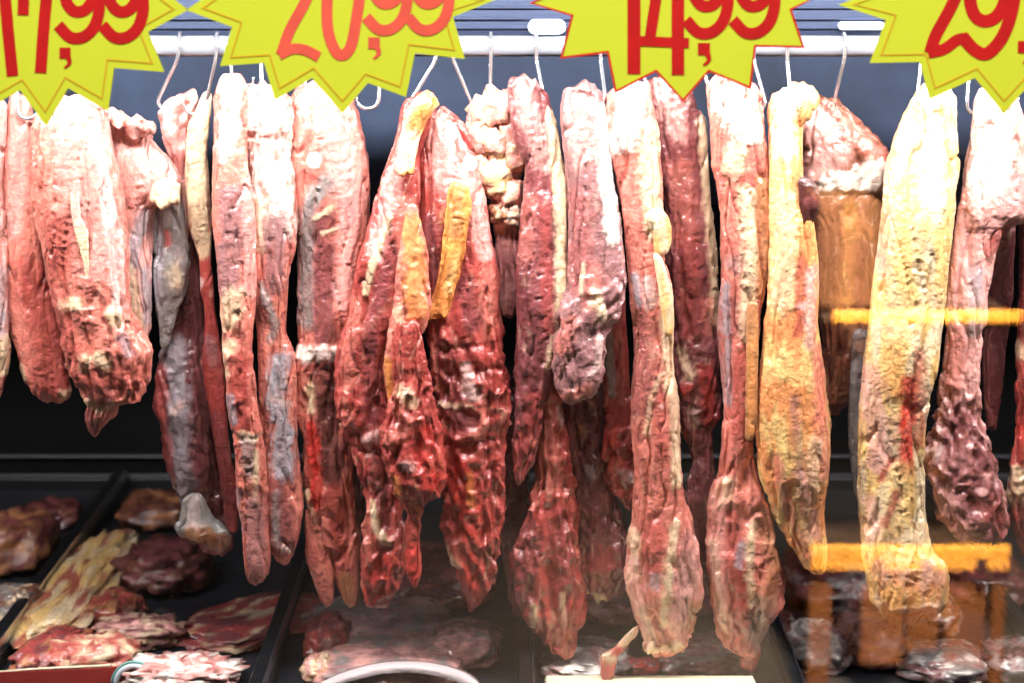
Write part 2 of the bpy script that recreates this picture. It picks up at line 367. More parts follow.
cut('pale_thin', [(92, 204, 212), (112, 195, 212), (130, 188, 210), (165, 186, 208), (200, 187, 209), (230, 190, 212), (248, 195, 212), (265, 198, 213), (290, 199, 214), (305, 203, 215), (330, 204, 219), (360, 202, 223), (390, 205, 226), (420, 211, 229), (450, 215, 232), (500, 222, 238), (532, 226, 238)], .045,
    'thinnest strip, cream above and red below, hanging from a tilted hook', 'red',
    [('cream', [(204, 95), (197, 160), (199, 215), (204, 246)], 12, .95), ('white', [(199, 283)], 5, .9), ('lavender', [(210, 340), (214, 360)], 6, .7), ('maroon', [(220, 420), (228, 520)], 10, .6)], marb=.2)
cut('pink_knob', [(91, 183, 197), (100, 166, 200), (115, 158, 199), (130, 159, 194), (150, 166, 190), (175, 174, 190), (210, 178, 190), (240, 180, 189)], .06,
    'small torn pink scrap on the leftmost bare looking hook', 'pink', [('red', [(186, 96), (178, 120)], 5, .7), ('white', [(168, 112), (172, 125)], 7, .6), ('red', [(180, 155), (182, 170)], 6, .6)], wrinkle=(90, 160, .7))
cut('lavender', [(72, 226, 239), (84, 218, 245), (100, 214, 247), (140, 213, 246), (180, 213, 249), (220, 213, 253), (270, 216, 257), (310, 219, 255), (340, 223, 251), (380, 226, 255), (420, 229, 259), (450, 232, 263), (480, 234, 265), (500, 236, 266), (525, 240, 267), (560, 243, 270), (574, 246, 268), (583, 252, 263)], .0,
    'long strip with a smooth lavender muscle in its upper half, topped highest of all', 'salmon',
    [('white', [(229, 80), (232, 130), (222, 150)], 10, .6), ('lavender', [(232, 195), (234, 240), (230, 285)], 15, .95, .8), ('salmon', [(216, 150), (217, 230)], 4, .7, .6), ('pink', [(250, 180), (252, 290)], 6, .7, .6), ('cream', [(236, 296), (228, 320)], 11, .7, 1), ('cream', [(231, 345), (230, 370)], 7, .95, 1.2), ('red', [(238, 360), (243, 420)], 11, .9, .6),
     ('silver', [(232, 395), (234, 420)], 4, .7), ('cream', [(243, 433), (256, 436)], 4, .8), ('grey', [(248, 440), (252, 470)], 7, .7), ('cream', [(258, 450), (256, 500)], 2.5, .7), ('silver', [(236, 490), (238, 530)], 4, .6), ('lavender', [(255, 500), (258, 570)], 11, .75), ('groove', [(224, 430), (240, 436), (262, 436)], 4, 2)], marb=.25, wrinkle=(330, 500, .5))
cut('white_top', [(86, 240, 276), (94, 233, 290), (108, 233, 294), (122, 238, 293), (150, 250, 292), (190, 250, 298), (240, 251, 295), (265, 252, 291), (300, 254, 288), (330, 258, 286), (352, 259, 294), (380, 260, 297), (400, 260, 296), (440, 262, 297), (475, 261, 299), (510, 266, 301), (535, 269, 298), (550, 274, 294), (562, 280, 290)], .018,
    'strip with a folded whitish top and a shiny blue grey ribbon in its lower half', 'salmon',
    [('white', [(255, 100), (275, 120), (272, 180), (276, 220)], 24, .72, 1), ('pink', [(242, 120), (252, 128)], 9, .7), ('salmon', [(282, 130), (262, 140)], 6, .5), ('cream', [(258, 205), (262, 245)], 8, .6), ('lavender', [(276, 225), (277, 280)], 13, .9), ('dark', [(264, 300), (266, 318)], 8, .7), ('grey', [(262, 285), (276, 322), (272, 340)], 4, .8, 1.2), ('salmon', [(272, 350), (280, 345)], 9, .6),
     ('silver', [(282, 360), (276, 398), (284, 430), (284, 470)], 11, .92, 1), ('white', [(274, 398), (290, 402)], 3, .7), ('maroon', [(280, 490), (284, 540)], 14, .8), ('grey', [(277, 490), (278, 540)], 3, .7, 1), ('white', [(275, 538), (290, 548)], 3, .7), ('groove', [(236, 132), (290, 140)], 5, 2.2), ('groove', [(262, 110), (290, 106)], 4, 2)], marb=.3, wrinkle=(90, 150, .6), )
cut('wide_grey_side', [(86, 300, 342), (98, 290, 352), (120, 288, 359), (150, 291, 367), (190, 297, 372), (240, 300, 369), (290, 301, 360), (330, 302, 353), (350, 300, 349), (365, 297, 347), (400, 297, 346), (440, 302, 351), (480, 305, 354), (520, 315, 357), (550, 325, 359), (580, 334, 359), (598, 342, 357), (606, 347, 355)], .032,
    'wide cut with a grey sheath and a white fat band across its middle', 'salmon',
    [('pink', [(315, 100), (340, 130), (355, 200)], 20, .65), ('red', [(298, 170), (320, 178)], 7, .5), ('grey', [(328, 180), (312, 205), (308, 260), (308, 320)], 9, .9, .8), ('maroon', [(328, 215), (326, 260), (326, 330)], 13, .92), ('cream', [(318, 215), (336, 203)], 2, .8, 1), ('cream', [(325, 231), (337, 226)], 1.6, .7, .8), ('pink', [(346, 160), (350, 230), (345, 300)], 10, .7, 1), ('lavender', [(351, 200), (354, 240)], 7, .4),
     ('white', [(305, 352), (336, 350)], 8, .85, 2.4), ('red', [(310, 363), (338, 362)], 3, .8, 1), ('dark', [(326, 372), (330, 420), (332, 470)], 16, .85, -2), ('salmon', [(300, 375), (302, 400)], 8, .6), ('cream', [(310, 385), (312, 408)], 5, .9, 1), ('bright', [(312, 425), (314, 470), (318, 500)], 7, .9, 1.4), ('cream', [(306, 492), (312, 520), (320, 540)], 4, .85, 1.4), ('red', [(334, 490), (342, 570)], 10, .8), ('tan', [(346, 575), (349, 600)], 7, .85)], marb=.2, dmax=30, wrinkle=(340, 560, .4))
part('wide_grey_side', 'tail', [(505, 306, 326), (545, 304, 330), (560, 306, 332), (575, 312, 334), (592, 318, 334), (604, 322, 333)], -.005, 'salmon', [('red', [(320, 555)], 8, .5)], t=.5, material=MEAT)
cut('red_fat_edge', [(94, 412, 437), (108, 402, 435), (130, 396, 431), (160, 387, 420), (200, 376, 420), (240, 365, 421), (280, 354, 425), (320, 345, 421), (355, 338, 402), (388, 335, 394), (410, 338, 392), (432, 346, 392), (448, 354, 394), (470, 361, 397), (500, 366, 401), (540, 363, 405), (575, 361, 403), (597, 363, 394), (609, 370, 384)], .0,
    'long red cut slanting left, with an orange fat tip on its hook', 'red',
    [('pink', [(405, 130), (392, 190), (378, 250)], 9, .7), ('cream', [(391, 214), (378, 250), (366, 290)], 3, .9, 1.4), ('salmon', [(408, 200), (402, 260)], 8, .6), ('maroon', [(395, 250), (380, 300), (372, 340)], 9, .7), ('salmon', [(355, 300), (348, 350), (348, 385)], 8, .7), ('maroon', [(374, 350), (374, 420)], 10, .7, -1), ('white', [(368, 438), (378, 434)], 6, .6, 1.5), ('salmon', [(345, 400), (352, 425)], 6, .7, 1.5),
     ('maroon', [(380, 460), (382, 520)], 10, .7), ('cream', [(372, 500), (378, 525), (390, 540)], 3, .8, 1.6), ('salmon', [(366, 500), (368, 560)], 5, .6), ('bright', [(385, 560), (372, 595)], 12, .5), ('groove', [(345, 440), (365, 452), (395, 450)], 5, 3), ('groove', [(366, 300), (372, 380), (368, 430)], 5, 2.4)], marb=.25, lump=1.2, wrinkle=(380, 608, .9), dmax=28)
part('red_fat_edge', 'fat_tip', [(93, 420, 436), (102, 412, 439), (112, 405, 432), (125, 402, 424), (150, 398, 417), (170, 395, 414), (177, 398, 413)], -.024, 'cream', [('orange', [(434, 92), (427, 108), (420, 122)], 13, 1.0), ('orange', [(404, 176), (414, 172)], 5, .9)], res=1.6)
part('red_fat_edge', 'fat_strip', [(205, 408, 417), (230, 402, 422), (265, 397, 429), (300, 393, 430), (325, 390, 424), (350, 386, 412), (375, 384, 404), (400, 388, 398)], -.022, 'salmon', [('orange', [(410, 225), (414, 250), (415, 310)], 11, .75), ('cream', [(398, 310), (404, 340)], 6, .7), ('orange', [(388, 360), (391, 398)], 4, .9)], t=.32, rough_=1)
cut('red_knob', [(320, 396, 424), (345, 392, 424), (370, 392, 428), (395, 390, 433), (415, 386, 438), (435, 384, 441), (455, 386, 443), (475, 389, 443), (490, 394, 439), (503, 402, 431), (515, 407, 424), (540, 407, 420), (560, 406, 422), (575, 408, 421), (586, 412, 418)], -.032,
    'lumpy bright red knob with a thin dripping tail, in front of the slanting cut', 'red',
    [('cream', [(402, 390), (412, 398)], 8, .6, 2), ('salmon', [(395, 400), (410, 420), (392, 436)], 9, .7, 3), ('bright', [(425, 430), (432, 480)], 14, .6), ('white', [(405, 458), (412, 464)], 4, .5, 1.5), ('orange', [(396, 475), (400, 495)], 4, .6, 2), ('bright', [(414, 550), (412, 580)], 8, .6)], marb=.3, lump=1.4, wrinkle=(380, 585, 1.1))
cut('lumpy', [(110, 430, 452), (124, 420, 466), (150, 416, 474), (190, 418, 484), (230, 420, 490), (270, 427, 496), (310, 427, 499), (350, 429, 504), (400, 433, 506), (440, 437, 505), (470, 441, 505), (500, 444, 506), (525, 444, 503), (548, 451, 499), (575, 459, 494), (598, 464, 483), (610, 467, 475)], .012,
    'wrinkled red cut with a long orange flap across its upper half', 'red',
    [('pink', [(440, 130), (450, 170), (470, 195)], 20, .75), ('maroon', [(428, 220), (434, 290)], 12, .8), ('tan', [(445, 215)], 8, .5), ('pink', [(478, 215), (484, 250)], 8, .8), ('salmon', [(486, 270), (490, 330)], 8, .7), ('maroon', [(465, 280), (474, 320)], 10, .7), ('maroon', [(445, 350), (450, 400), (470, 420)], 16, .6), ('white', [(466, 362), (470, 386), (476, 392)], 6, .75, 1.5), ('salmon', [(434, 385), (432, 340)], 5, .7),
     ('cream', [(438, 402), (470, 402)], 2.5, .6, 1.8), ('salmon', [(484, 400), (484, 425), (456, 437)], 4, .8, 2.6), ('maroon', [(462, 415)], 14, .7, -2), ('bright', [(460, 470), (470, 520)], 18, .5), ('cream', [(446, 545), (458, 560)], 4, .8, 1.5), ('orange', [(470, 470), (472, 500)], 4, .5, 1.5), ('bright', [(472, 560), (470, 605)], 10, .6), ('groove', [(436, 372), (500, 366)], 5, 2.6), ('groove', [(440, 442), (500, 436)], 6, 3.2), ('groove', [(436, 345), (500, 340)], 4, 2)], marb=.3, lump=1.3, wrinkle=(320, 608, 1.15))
part('lumpy', 'fat_flap', [(186, 448, 468), (205, 446, 471), (230, 443, 467), (255, 440, 465), (280, 437, 459), (300, 430, 453), (312, 424, 450), (318, 422, 440), (322, 423, 430)], -.027, 'orange', [('tan', [(458, 195), (455, 230)], 8, .7), ('yellow', [(456, 258), (448, 290)], 4, .6)], t=.2, res=1.6, lump=.6, rough_=1.2)
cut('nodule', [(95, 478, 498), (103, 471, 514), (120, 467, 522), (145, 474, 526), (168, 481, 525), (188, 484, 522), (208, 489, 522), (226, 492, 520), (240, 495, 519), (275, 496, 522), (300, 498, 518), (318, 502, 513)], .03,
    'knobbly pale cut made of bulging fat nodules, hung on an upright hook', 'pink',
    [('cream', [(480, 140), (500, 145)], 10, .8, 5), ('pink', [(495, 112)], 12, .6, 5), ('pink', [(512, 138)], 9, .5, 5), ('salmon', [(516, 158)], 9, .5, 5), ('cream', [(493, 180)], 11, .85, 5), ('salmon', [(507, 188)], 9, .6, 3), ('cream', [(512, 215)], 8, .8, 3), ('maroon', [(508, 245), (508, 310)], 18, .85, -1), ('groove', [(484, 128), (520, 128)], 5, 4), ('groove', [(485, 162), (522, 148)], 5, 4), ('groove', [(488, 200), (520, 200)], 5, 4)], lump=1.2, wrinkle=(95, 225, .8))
for (px, py, r_, cs) in ((479, 142, 12, ('pink', 'cream', 'salmon')), (499, 112, 14, ('pink', 'salmon', 'cream')), (513, 137, 11, ('pink', 'salmon', 'cream')), (515, 160, 11, ('salmon', 'pink', 'cream')), (493, 181, 13, ('cream', 'yellow', 'pink')), (508, 196, 11, ('salmon', 'pink', 'cream')), (512, 216, 9, ('cream', 'grey', 'pink')), (484, 118, 11, ('pink', 'cream', 'salmon')), (494, 146, 13, ('cream', 'pink', 'salmon')), (480, 165, 8, ('pink', 'salmon', 'cream')), (500, 214, 8, ('brown', 'tan', 'cream'))):
    nodule('nodule', px, py, r_, cs)
cut('grainy', [(76, 513, 530), (88, 508, 542), (110, 509, 550), (140, 517, 559), (170, 524, 562), (200, 523, 564), (250, 520, 567), (300, 517, 567), (340, 516, 563), (380, 513, 554), (410, 511, 546), (440, 511, 540), (460, 512, 534), (475, 514, 527), (485, 517, 522)], .004,
    'coarse grained maroon strip with a narrow cream band down its right edge', 'maroon',
    [('pink', [(520, 90), (536, 130), (544, 160)], 13, .6), ('salmon', [(530, 200), (525, 250)], 9, .35), ('cream', [(552, 115), (559, 180), (562, 260), (560, 330)], 6, .85, 1.2), ('red', [(545, 210), (548, 330)], 6, .5), ('cream', [(553, 335), (550, 362)], 4, .7), ('red', [(535, 400), (520, 470)], 12, .6), ('salmon', [(532, 440)], 6, .6, 1)], marb=.22, wrinkle=(370, 480, .8))
cut('split_foot', [(340, 540, 560), (370, 538, 564), (395, 530, 564), (420, 528, 566), (450, 533, 569), (475, 536, 572), (500, 529, 574), (530, 521, 577), (560, 512, 580), (585, 514, 583), (605, 519, 584), (622, 526, 582), (636, 535, 576), (648, 550, 575), (658, 562, 572)], .016,
    'ragged long cut with a split, pointed foot below the coarse grained strip', 'red',
    [('salmon', [(540, 395), (545, 440), (556, 480)], 12, .6), ('white', [(560, 405), (562, 420)], 3, .8, 1), ('cream', [(532, 435)], 5, .8, 2), ('salmon', [(532, 470), (534, 500)], 5, .6), ('maroon', [(530, 530), (525, 590)], 14, .7), ('maroon', [(560, 520), (565, 580)], 14, .5), ('cream', [(534, 600), (533, 625)], 2.5, .7, 1), ('cream', [(563, 590), (564, 620)], 2.5, .6, 1), ('groove', [(555, 500), (548, 560), (556, 640)], 5, 3.4), ('salmon', [(565, 620), (568, 650)], 6, .6)], marb=.3, wrinkle=(380, 655, .9), lump=1.2)
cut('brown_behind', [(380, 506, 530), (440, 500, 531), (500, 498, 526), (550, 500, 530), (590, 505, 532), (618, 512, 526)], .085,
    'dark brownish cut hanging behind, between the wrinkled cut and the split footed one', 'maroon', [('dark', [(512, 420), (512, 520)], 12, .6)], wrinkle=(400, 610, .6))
cut('smooth', [(84, 575, 597), (94, 564, 602), (120, 560, 607), (160, 564, 611), (200, 567, 616), (250, 569, 622), (285, 567, 626), (310, 559, 622), (330, 555, 611), (350, 553, 608), (372, 553, 607), (388, 556, 600), (398, 561, 588), (404, 566, 576)], -.01,
    'smooth rosy cut with a white right edge and a folded knot at its lower end', 'lavender',
    [('pink', [(578, 110), (580, 150)], 16, .7), ('white', [(603, 110), (606, 180), (612, 235)], 7, .85, 1), ('red', [(578, 200), (580, 280)], 14, .4), ('salmon', [(572, 320), (562, 345)], 9, .7, 1.5), ('salmon', [(590, 300), (596, 270)], 9, .5), ('cream', [(594, 290), (602, 312)], 6, .7, 2), ('cream', [(583, 262), (580, 290)], 2, .6), ('lavender', [(585, 330), (582, 360)], 15, .6), ('white', [(600, 335), (597, 362), (590, 370)], 4, .7, 2), ('salmon', [(560, 395), (588, 385)], 6, .6, 2)], marb=.2, lump=.8, wrinkle=(280, 400, .8))
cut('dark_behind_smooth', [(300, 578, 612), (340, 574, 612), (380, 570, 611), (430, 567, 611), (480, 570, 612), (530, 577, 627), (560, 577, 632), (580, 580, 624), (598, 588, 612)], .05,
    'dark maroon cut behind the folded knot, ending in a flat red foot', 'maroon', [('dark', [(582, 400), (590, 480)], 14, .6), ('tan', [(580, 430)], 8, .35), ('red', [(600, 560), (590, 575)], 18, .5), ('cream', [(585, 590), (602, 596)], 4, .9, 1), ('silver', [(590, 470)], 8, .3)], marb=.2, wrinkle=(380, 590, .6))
cut('red_ribbon', [(240, 610, 622), (300, 603, 624), (330, 604, 626), (370, 604, 629), (410, 604, 634), (440, 603, 638), (470, 604, 643), (492, 612, 648), (508, 624, 641)], .035,
    'narrow glossy red ribbon of meat between the folded knot and the pale long shank', 'red', [('grey', [(608, 330), (612, 392)], 4, .85, 1.4), ('salmon', [(618, 330), (622, 400)], 3, .6, 1.5), ('white', [(622, 470), (632, 478)], 4, .7, 1.5), ('bright', [(612, 440)], 9, .5)], wrinkle=(420, 505, 1))
cut('pale_shank', [(80, 623, 645), (94, 609, 651), (130, 610, 657), (160, 615, 659), (200, 620, 661), (250, 626, 665), (300, 630, 672), (340, 632, 673), (400, 633, 677), (450, 635, 679), (485, 637, 682), (520, 632, 691), (550, 625, 697), (575, 624, 699), (598, 629, 701), (612, 634, 697), (630, 641, 692), (646, 643, 685), (657, 653, 670)], -.008,
    'long pale shank with a cream right edge and a broad blunt foot', 'salmon',
    [('white', [(630, 95), (622, 140)], 14, .7), ('cream', [(650, 130), (648, 190), (655, 230)], 10, .8, 1.4), ('salmon', [(632, 190), (638, 260)], 9, .6), ('pink', [(632, 130)], 10, .5), ('silver', [(634, 275), (638, 300)], 4, .8), ('white', [(648, 280), (650, 302)], 6, .8), ('dark', [(641, 312), (650, 325)], 9, .55), ('maroon', [(640, 340), (646, 400)], 14, .55), ('cream', [(664, 290), (668, 340), (673, 420), (676, 480)], 6, .85, 1.4),
     ('cream', [(660, 372), (650, 395), (646, 430)], 2.4, .6, .8), ('red', [(660, 400), (662, 450)], 10, .5), ('white', [(661, 404)], 2.5, .7), ('red', [(652, 520), (652, 560)], 14, .7), ('cream', [(674, 520), (668, 560), (662, 620)], 4, .9, 1.8), ('grey', [(684, 560), (680, 610)], 12, .55), ('cream', [(632, 530), (630, 580), (642, 610), (652, 645)], 6, .7, 1), ('salmon', [(634, 580), (640, 590)], 8, .6, 1.5), ('silver', [(654, 570), (652, 580)], 5, .6), ('pink', [(690, 540), (686, 600), (670, 635)], 15, .6), ('pink', [(632, 560), (638, 610), (650, 640)], 9, .5), ('cream', [(650, 648), (676, 644)], 7, .7), ('tan', [(695, 600), (690, 625)], 6, .7)], marb=.3, wrinkle=(540, 650, .6))
part('pale_shank', 'fat_bulge', [(208, 648, 662), (216, 648, 669), (228, 651, 672), (240, 654, 672), (250, 655, 669), (256, 657, 664)], -.012, 'cream', res=1.4, second='yellow')
part('pale_shank', 'fat_strip', [(255, 652, 662), (275, 656, 667), (290, 659, 671), (310, 661, 673), (335, 664, 673)], -.018, 'cream', res=1.8, second='yellow')
part('pale_shank', 'tendon', [(626, 636, 641), (634, 628, 638), (642, 620, 631), (650, 612, 624), (656, 602, 618), (666, 601, 616), (680, 600, 614)], -.008, 'red', [('cream', [(634, 632), (622, 642)], 5, .7), ('cream', [(609, 658)], 6, .9)], res=1.6)
cut('maroon_grain', [(76, 646, 672), (95, 649, 693), (120, 655, 703), (160, 660, 708), (200, 664, 712), (250, 668, 717), (300, 672, 720), (350, 674, 721), (390, 676, 721), (412, 678, 720), (425, 680, 716), (436, 684, 712), (460, 690, 713), (480, 686, 714), (500, 684, 715), (530, 688, 717), (560, 690, 716), (592, 696, 712)], .036,
    'coarse maroon strip with an orange cream right edge, left of the pale pink strip', 'maroon',
    [('pink', [(660, 90), (676, 130)], 12, .7), ('salmon', [(680, 170), (685, 230)], 14, .4), ('red', [(688, 240), (690, 330)], 12, .4), ('cream', [(701, 120), (708, 200), (714, 270), (714, 320)], 5, .85, 1.2), ('salmon', [(708, 300), (708, 330)], 6, .6), ('cream', [(680, 350), (690, 372)], 5, .5, 1), ('bright', [(706, 370), (708, 415)], 10, .5, 1), ('white', [(697, 410), (694, 424)], 4, .7), ('bright', [(686, 385)], 6, .6, 2), ('lavender', [(694, 470)], 6, .5), ('dark', [(704, 510), (704, 580)], 14, .7)], marb=.25, wrinkle=(220, 590, .6))
cut('pale_pink', [(74, 716, 740), (88, 705, 757), (130, 709, 767), (170, 713, 771), (220, 718, 771), (270, 720, 769), (310, 721, 762), (350, 721, 759), (400, 723, 757), (440, 723, 754), (470, 719, 757), (500, 712, 766), (540, 709, 776), (575, 708, 783), (605, 712, 781), (626, 716, 768), (644, 724, 760), (658, 742, 757)], -.004,
    'long pale pink strip with a dark red tip, left of the yellow fat cut', 'salmon',
    [('white', [(725, 100), (745, 130)], 16, .6), ('cream', [(736, 150), (732, 170)], 12, .7), ('red', [(722, 175), (748, 178)], 7, .6), ('cream', [(744, 190), (750, 260), (746, 330)], 9, .85, 1.2), ('tan', [(762, 180), (762, 290)], 7, .8), ('grey', [(732, 262)], 10, .5), ('silver', [(724, 285), (726, 330)], 4, .8), ('maroon', [(730, 300), (734, 330)], 7, .5), ('red', [(738, 360), (738, 430)], 10, .6), ('silver', [(726, 340), (726, 400)], 4, .6),
     ('cream', [(728, 480), (722, 500)], 8, .5), ('red', [(728, 510), (736, 560), (738, 620)], 11, .75), ('silver', [(740, 540), (736, 560)], 4, .7), ('cream', [(752, 520), (747, 560), (750, 600)], 3.5, .8, 1.4), ('brown', [(772, 540), (774, 580)], 10, .6), ('grey', [(762, 600), (756, 640)], 12, .7), ('cream', [(712, 540), (716, 590), (722, 625)], 4, .75), ('pink', [(716, 500), (714, 560), (722, 620)], 8, .55), ('tan', [(764, 510), (772, 560), (766, 600)], 9, .5), ('red', [(735, 640), (746, 645)], 8, .8)], marb=.3, wrinkle=(480, 650, .5))
part('pale_pink', 'fat_strip', [(300, 748, 758), (330, 746, 759), (370, 745, 758), (410, 744, 757), (440, 744, 753)], -.018, 'tan', [('orange', [(752, 340), (750, 430)], 4, .5)], res=1.8)
part('pale_pink', 'tip', [(634, 742, 760), (648, 740, 762), (660, 740, 758), (672, 746, 754)], .006, 'red', res=1.6, material=MEAT)
cut('yellow_fat', [(86, 783, 812), (98, 774, 820), (115, 770, 812), (130, 770, 802), (180, 771, 804), (230, 771, 813), (280, 769, 818), (330, 764, 819), (380, 758, 825), (430, 756, 830), (470, 758, 829), (500, 766, 827), (530, 781, 828), (552, 795, 829), (568, 806, 827), (576, 813, 821)], -.014,
    'strip covered in thick yellow fat, tapering to a point at the orange reflection', 'peach',
    [('white', [(786, 95), (782, 150)], 12, .5), ('cream', [(784, 200), (782, 300)], 12, .6), ('red', [(800, 260), (797, 330)], 6, .8), ('pink', [(812, 270), (808, 340)], 7, .8), ('white', [(800, 303)], 4, .8), ('salmon', [(818, 350), (822, 470)], 9, .8), ('lavender', [(792, 395), (797, 470)], 5, .7), ('cream', [(812, 440), (808, 490)], 8, .6), ('salmon', [(772, 455), (786, 505), (804, 550)], 6, .7), ('pink', [(798, 470), (812, 530)], 8, .7), ('red', [(812, 566), (808, 560)], 7, .5)], marb=.1, second='yellow', wrinkle=(300, 520, .18), fibre=.6, rough_=.3)
part('yellow_fat', 'dark_lobe', [(178, 800, 812), (186, 797, 817), (205, 797, 820), (220, 799, 815), (227, 804, 811)], -.016, 'dark', [('maroon', [(808, 200)], 7, .6)], res=1.4, material=MEAT)
cut('pink_fold', [(96, 812, 834), (108, 802, 847), (122, 798, 860), (138, 797, 876), (155, 797, 888), (175, 797, 889), (190, 800, 885), (230, 814, 883), (280, 818, 881), (330, 820, 877), (370, 822, 869), (400, 818, 852), (416, 822, 836)], .05,
    'folded pink cut with a white fat rim above a reflection-tinted lower half', 'brown',
    [('red', [(812, 108), (822, 118)], 10, .6), ('pink', [(815, 125), (830, 150), (812, 170)], 18, .85, 2), ('salmon', [(845, 125), (870, 150), (884, 165)], 11, .85, 2), ('white', [(822, 182), (860, 180), (868, 165), (878, 182)], 10, .9, 2.4), ('dark', [(826, 230), (830, 300)], 8, .5), ('maroon', [(850, 250), (852, 320)], 10, .6), ('tan', [(845, 215), (865, 230)], 10, .7), ('tan', [(836, 300), (870, 350)], 10, .6), ('groove', [(800, 152), (835, 128)], 4, 2.4), ('groove', [(815, 192), (882, 192)], 4, 2.5)], lump=1.1)  # brown and tan paint the orange glass reflection and shade into the lower half
cut('cream_wide', [(82, 926, 950), (98, 913, 956), (130, 898, 958), (170, 886, 957), (220, 881, 954), (270, 876, 948), (320, 869, 943), (370, 864, 934), (420, 860, 926), (470, 858, 923), (515, 859, 925), (545, 861, 931), (562, 864, 944), (580, 867, 950), (596, 870, 948), (610, 879, 938), (623, 894, 914)], -.012,
    'widest cream coloured fat slab with a red streak low on its front', 'yellow',
    [('pink', [(905, 130), (890, 200), (882, 270)], 9, .5), ('yellow', [(905, 180), (900, 280), (895, 340)], 13, .6), ('white', [(930, 130), (925, 200)], 12, .5), ('yellow', [(946, 190), (940, 300)], 8, .6), ('ridge', [(922, 205), (928, 240), (920, 280)], 4, 2), ('pink', [(870, 370), (874, 460)], 10, .7), ('orange', [(890, 340), (888, 385)], 9, .5), ('pink', [(886, 420), (876, 460)], 10, .5), ('bright', [(906, 378), (904, 420), (902, 465)], 8, .9), ('red', [(915, 350), (916, 440)], 6, .7), ('red', [(890, 455), (878, 475)], 3, .9), ('yellow', [(896, 470), (892, 520)], 13, .7), ('red', [(894, 490), (882, 520)], 4, .8), ('pink', [(868, 500), (868, 540)], 8, .6),
     ('salmon', [(885, 560), (930, 570)], 20, .6), ('orange', [(876, 580)], 9, .4), ('red', [(900, 612), (925, 606)], 8, .8), ('white', [(888, 604), (930, 598)], 3, .6, 1.6)], marb=.08, second='cream', lump=.8, wrinkle=(440, 610, .2), dmax=34, rough_=.3)
cut('pale_side', [(330, 852, 872), (370, 850, 870), (420, 848, 868), (460, 850, 868), (500, 854, 868)], .03,
    'thin greyish strip showing along the left edge of the widest cream slab', 'grey', [('tan', [(862, 345)], 9, .5)], marb=.15)
cut('slanting_scrap', [(340, 846, 866), (360, 836, 862), (380, 826, 854), (398, 822, 842), (410, 822, 834)], .09,
    'small brown scrap slanting behind, left of the widest cream slab', 'brown', [], marb=.1)
cut('shoulder', [(86, 984, 1006), (100, 973, 1018), (140, 969, 1028), (180, 964, 1034), (208, 960, 1036), (222, 958, 1022), (234, 956, 1002), (256, 952, 992), (300, 947, 986), (350, 943, 981), (400, 939, 979), (430, 932, 985), (455, 925, 993), (480, 927, 1000), (510, 937, 1006), (530, 950, 1008), (548, 972, 986)], .008,
    'pink cut with a bulging shoulder and a wrinkled dark red foot', 'pink',
    [('white', [(985, 100), (985, 180)], 20, .45), ('lavender', [(1014, 185), (1000, 225)], 16, .6), ('salmon', [(1020, 150)], 10, .4), ('red', [(1000, 228), (985, 250)], 6, .7), ('silver', [(975, 270), (972, 330)], 7, .6), ('salmon', [(955, 330), (952, 390)], 9, .7), ('maroon', [(960, 440), (985, 520)], 34, .85), ('maroon', [(958, 410)], 20, .7), ('white', [(928, 452), (934, 448)], 5, .8, 1.6), ('pink', [(932, 470), (936, 495)], 6, .6), ('pink', [(965, 540), (975, 542)], 7, .5), ('red', [(985, 500), (1000, 520)], 12, .5)], marb=.15, wrinkle=(385, 548, 1.25))
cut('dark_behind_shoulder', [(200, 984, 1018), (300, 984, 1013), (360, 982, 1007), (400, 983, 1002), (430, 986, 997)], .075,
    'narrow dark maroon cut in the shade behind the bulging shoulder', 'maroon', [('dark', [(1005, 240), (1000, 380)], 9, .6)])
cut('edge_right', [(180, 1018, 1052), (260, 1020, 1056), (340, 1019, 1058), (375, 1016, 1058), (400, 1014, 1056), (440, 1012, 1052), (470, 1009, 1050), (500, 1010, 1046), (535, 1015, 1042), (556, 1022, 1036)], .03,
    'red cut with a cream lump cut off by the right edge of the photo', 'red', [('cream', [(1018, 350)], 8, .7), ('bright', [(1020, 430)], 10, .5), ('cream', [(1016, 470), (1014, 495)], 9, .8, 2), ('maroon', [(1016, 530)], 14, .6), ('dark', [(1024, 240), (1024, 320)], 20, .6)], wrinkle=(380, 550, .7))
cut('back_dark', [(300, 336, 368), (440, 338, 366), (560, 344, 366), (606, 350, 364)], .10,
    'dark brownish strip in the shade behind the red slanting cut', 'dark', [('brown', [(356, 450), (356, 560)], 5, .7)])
# ------------------------------------------------------------------ rail, beam, hooks
RAIL_Y = .035
RZ = at(512, 46, RAIL_Y).z; RR = .0105
m = MB(); m.tube([(-1.16, RAIL_Y, RZ), (-.4, RAIL_Y, RZ), (.4, RAIL_Y, RZ), (1.16, RAIL_Y, RZ)], RR, 24)
rail = m.build('hanging_rail', RAILM, None, (0, RAIL_Y, RZ), True)
tag(rail, 'white steel rail behind the price cards that carries every hook', 'rail')
z0 = RZ + RR + .0005
m = MB(); m.box(-1.17, 1.17, RAIL_Y - .004, RAIL_Y + .05, z0, z0 + .044, .004)
beam = m.build('support_beam', BEAM, None, (0, RAIL_Y, z0)); tag(beam, 'blue grey steel beam running along the top of the hook rail', 'beam')
m = MB()
for zz in (.006, .015, .026): m.box(-1.165, 1.165, RAIL_Y - .0075, RAIL_Y - .0035, z0 + zz, z0 + zz + .0035, .001)
m.build('groove_strip', BEAM, beam)
GLINT = mat('glint_white', (250, 250, 255), .4, 0, 0, 40, .0, 5, emit=(245, 248, 255), es=1.6)  # added glowing plates stand in for bright reflections on the beam
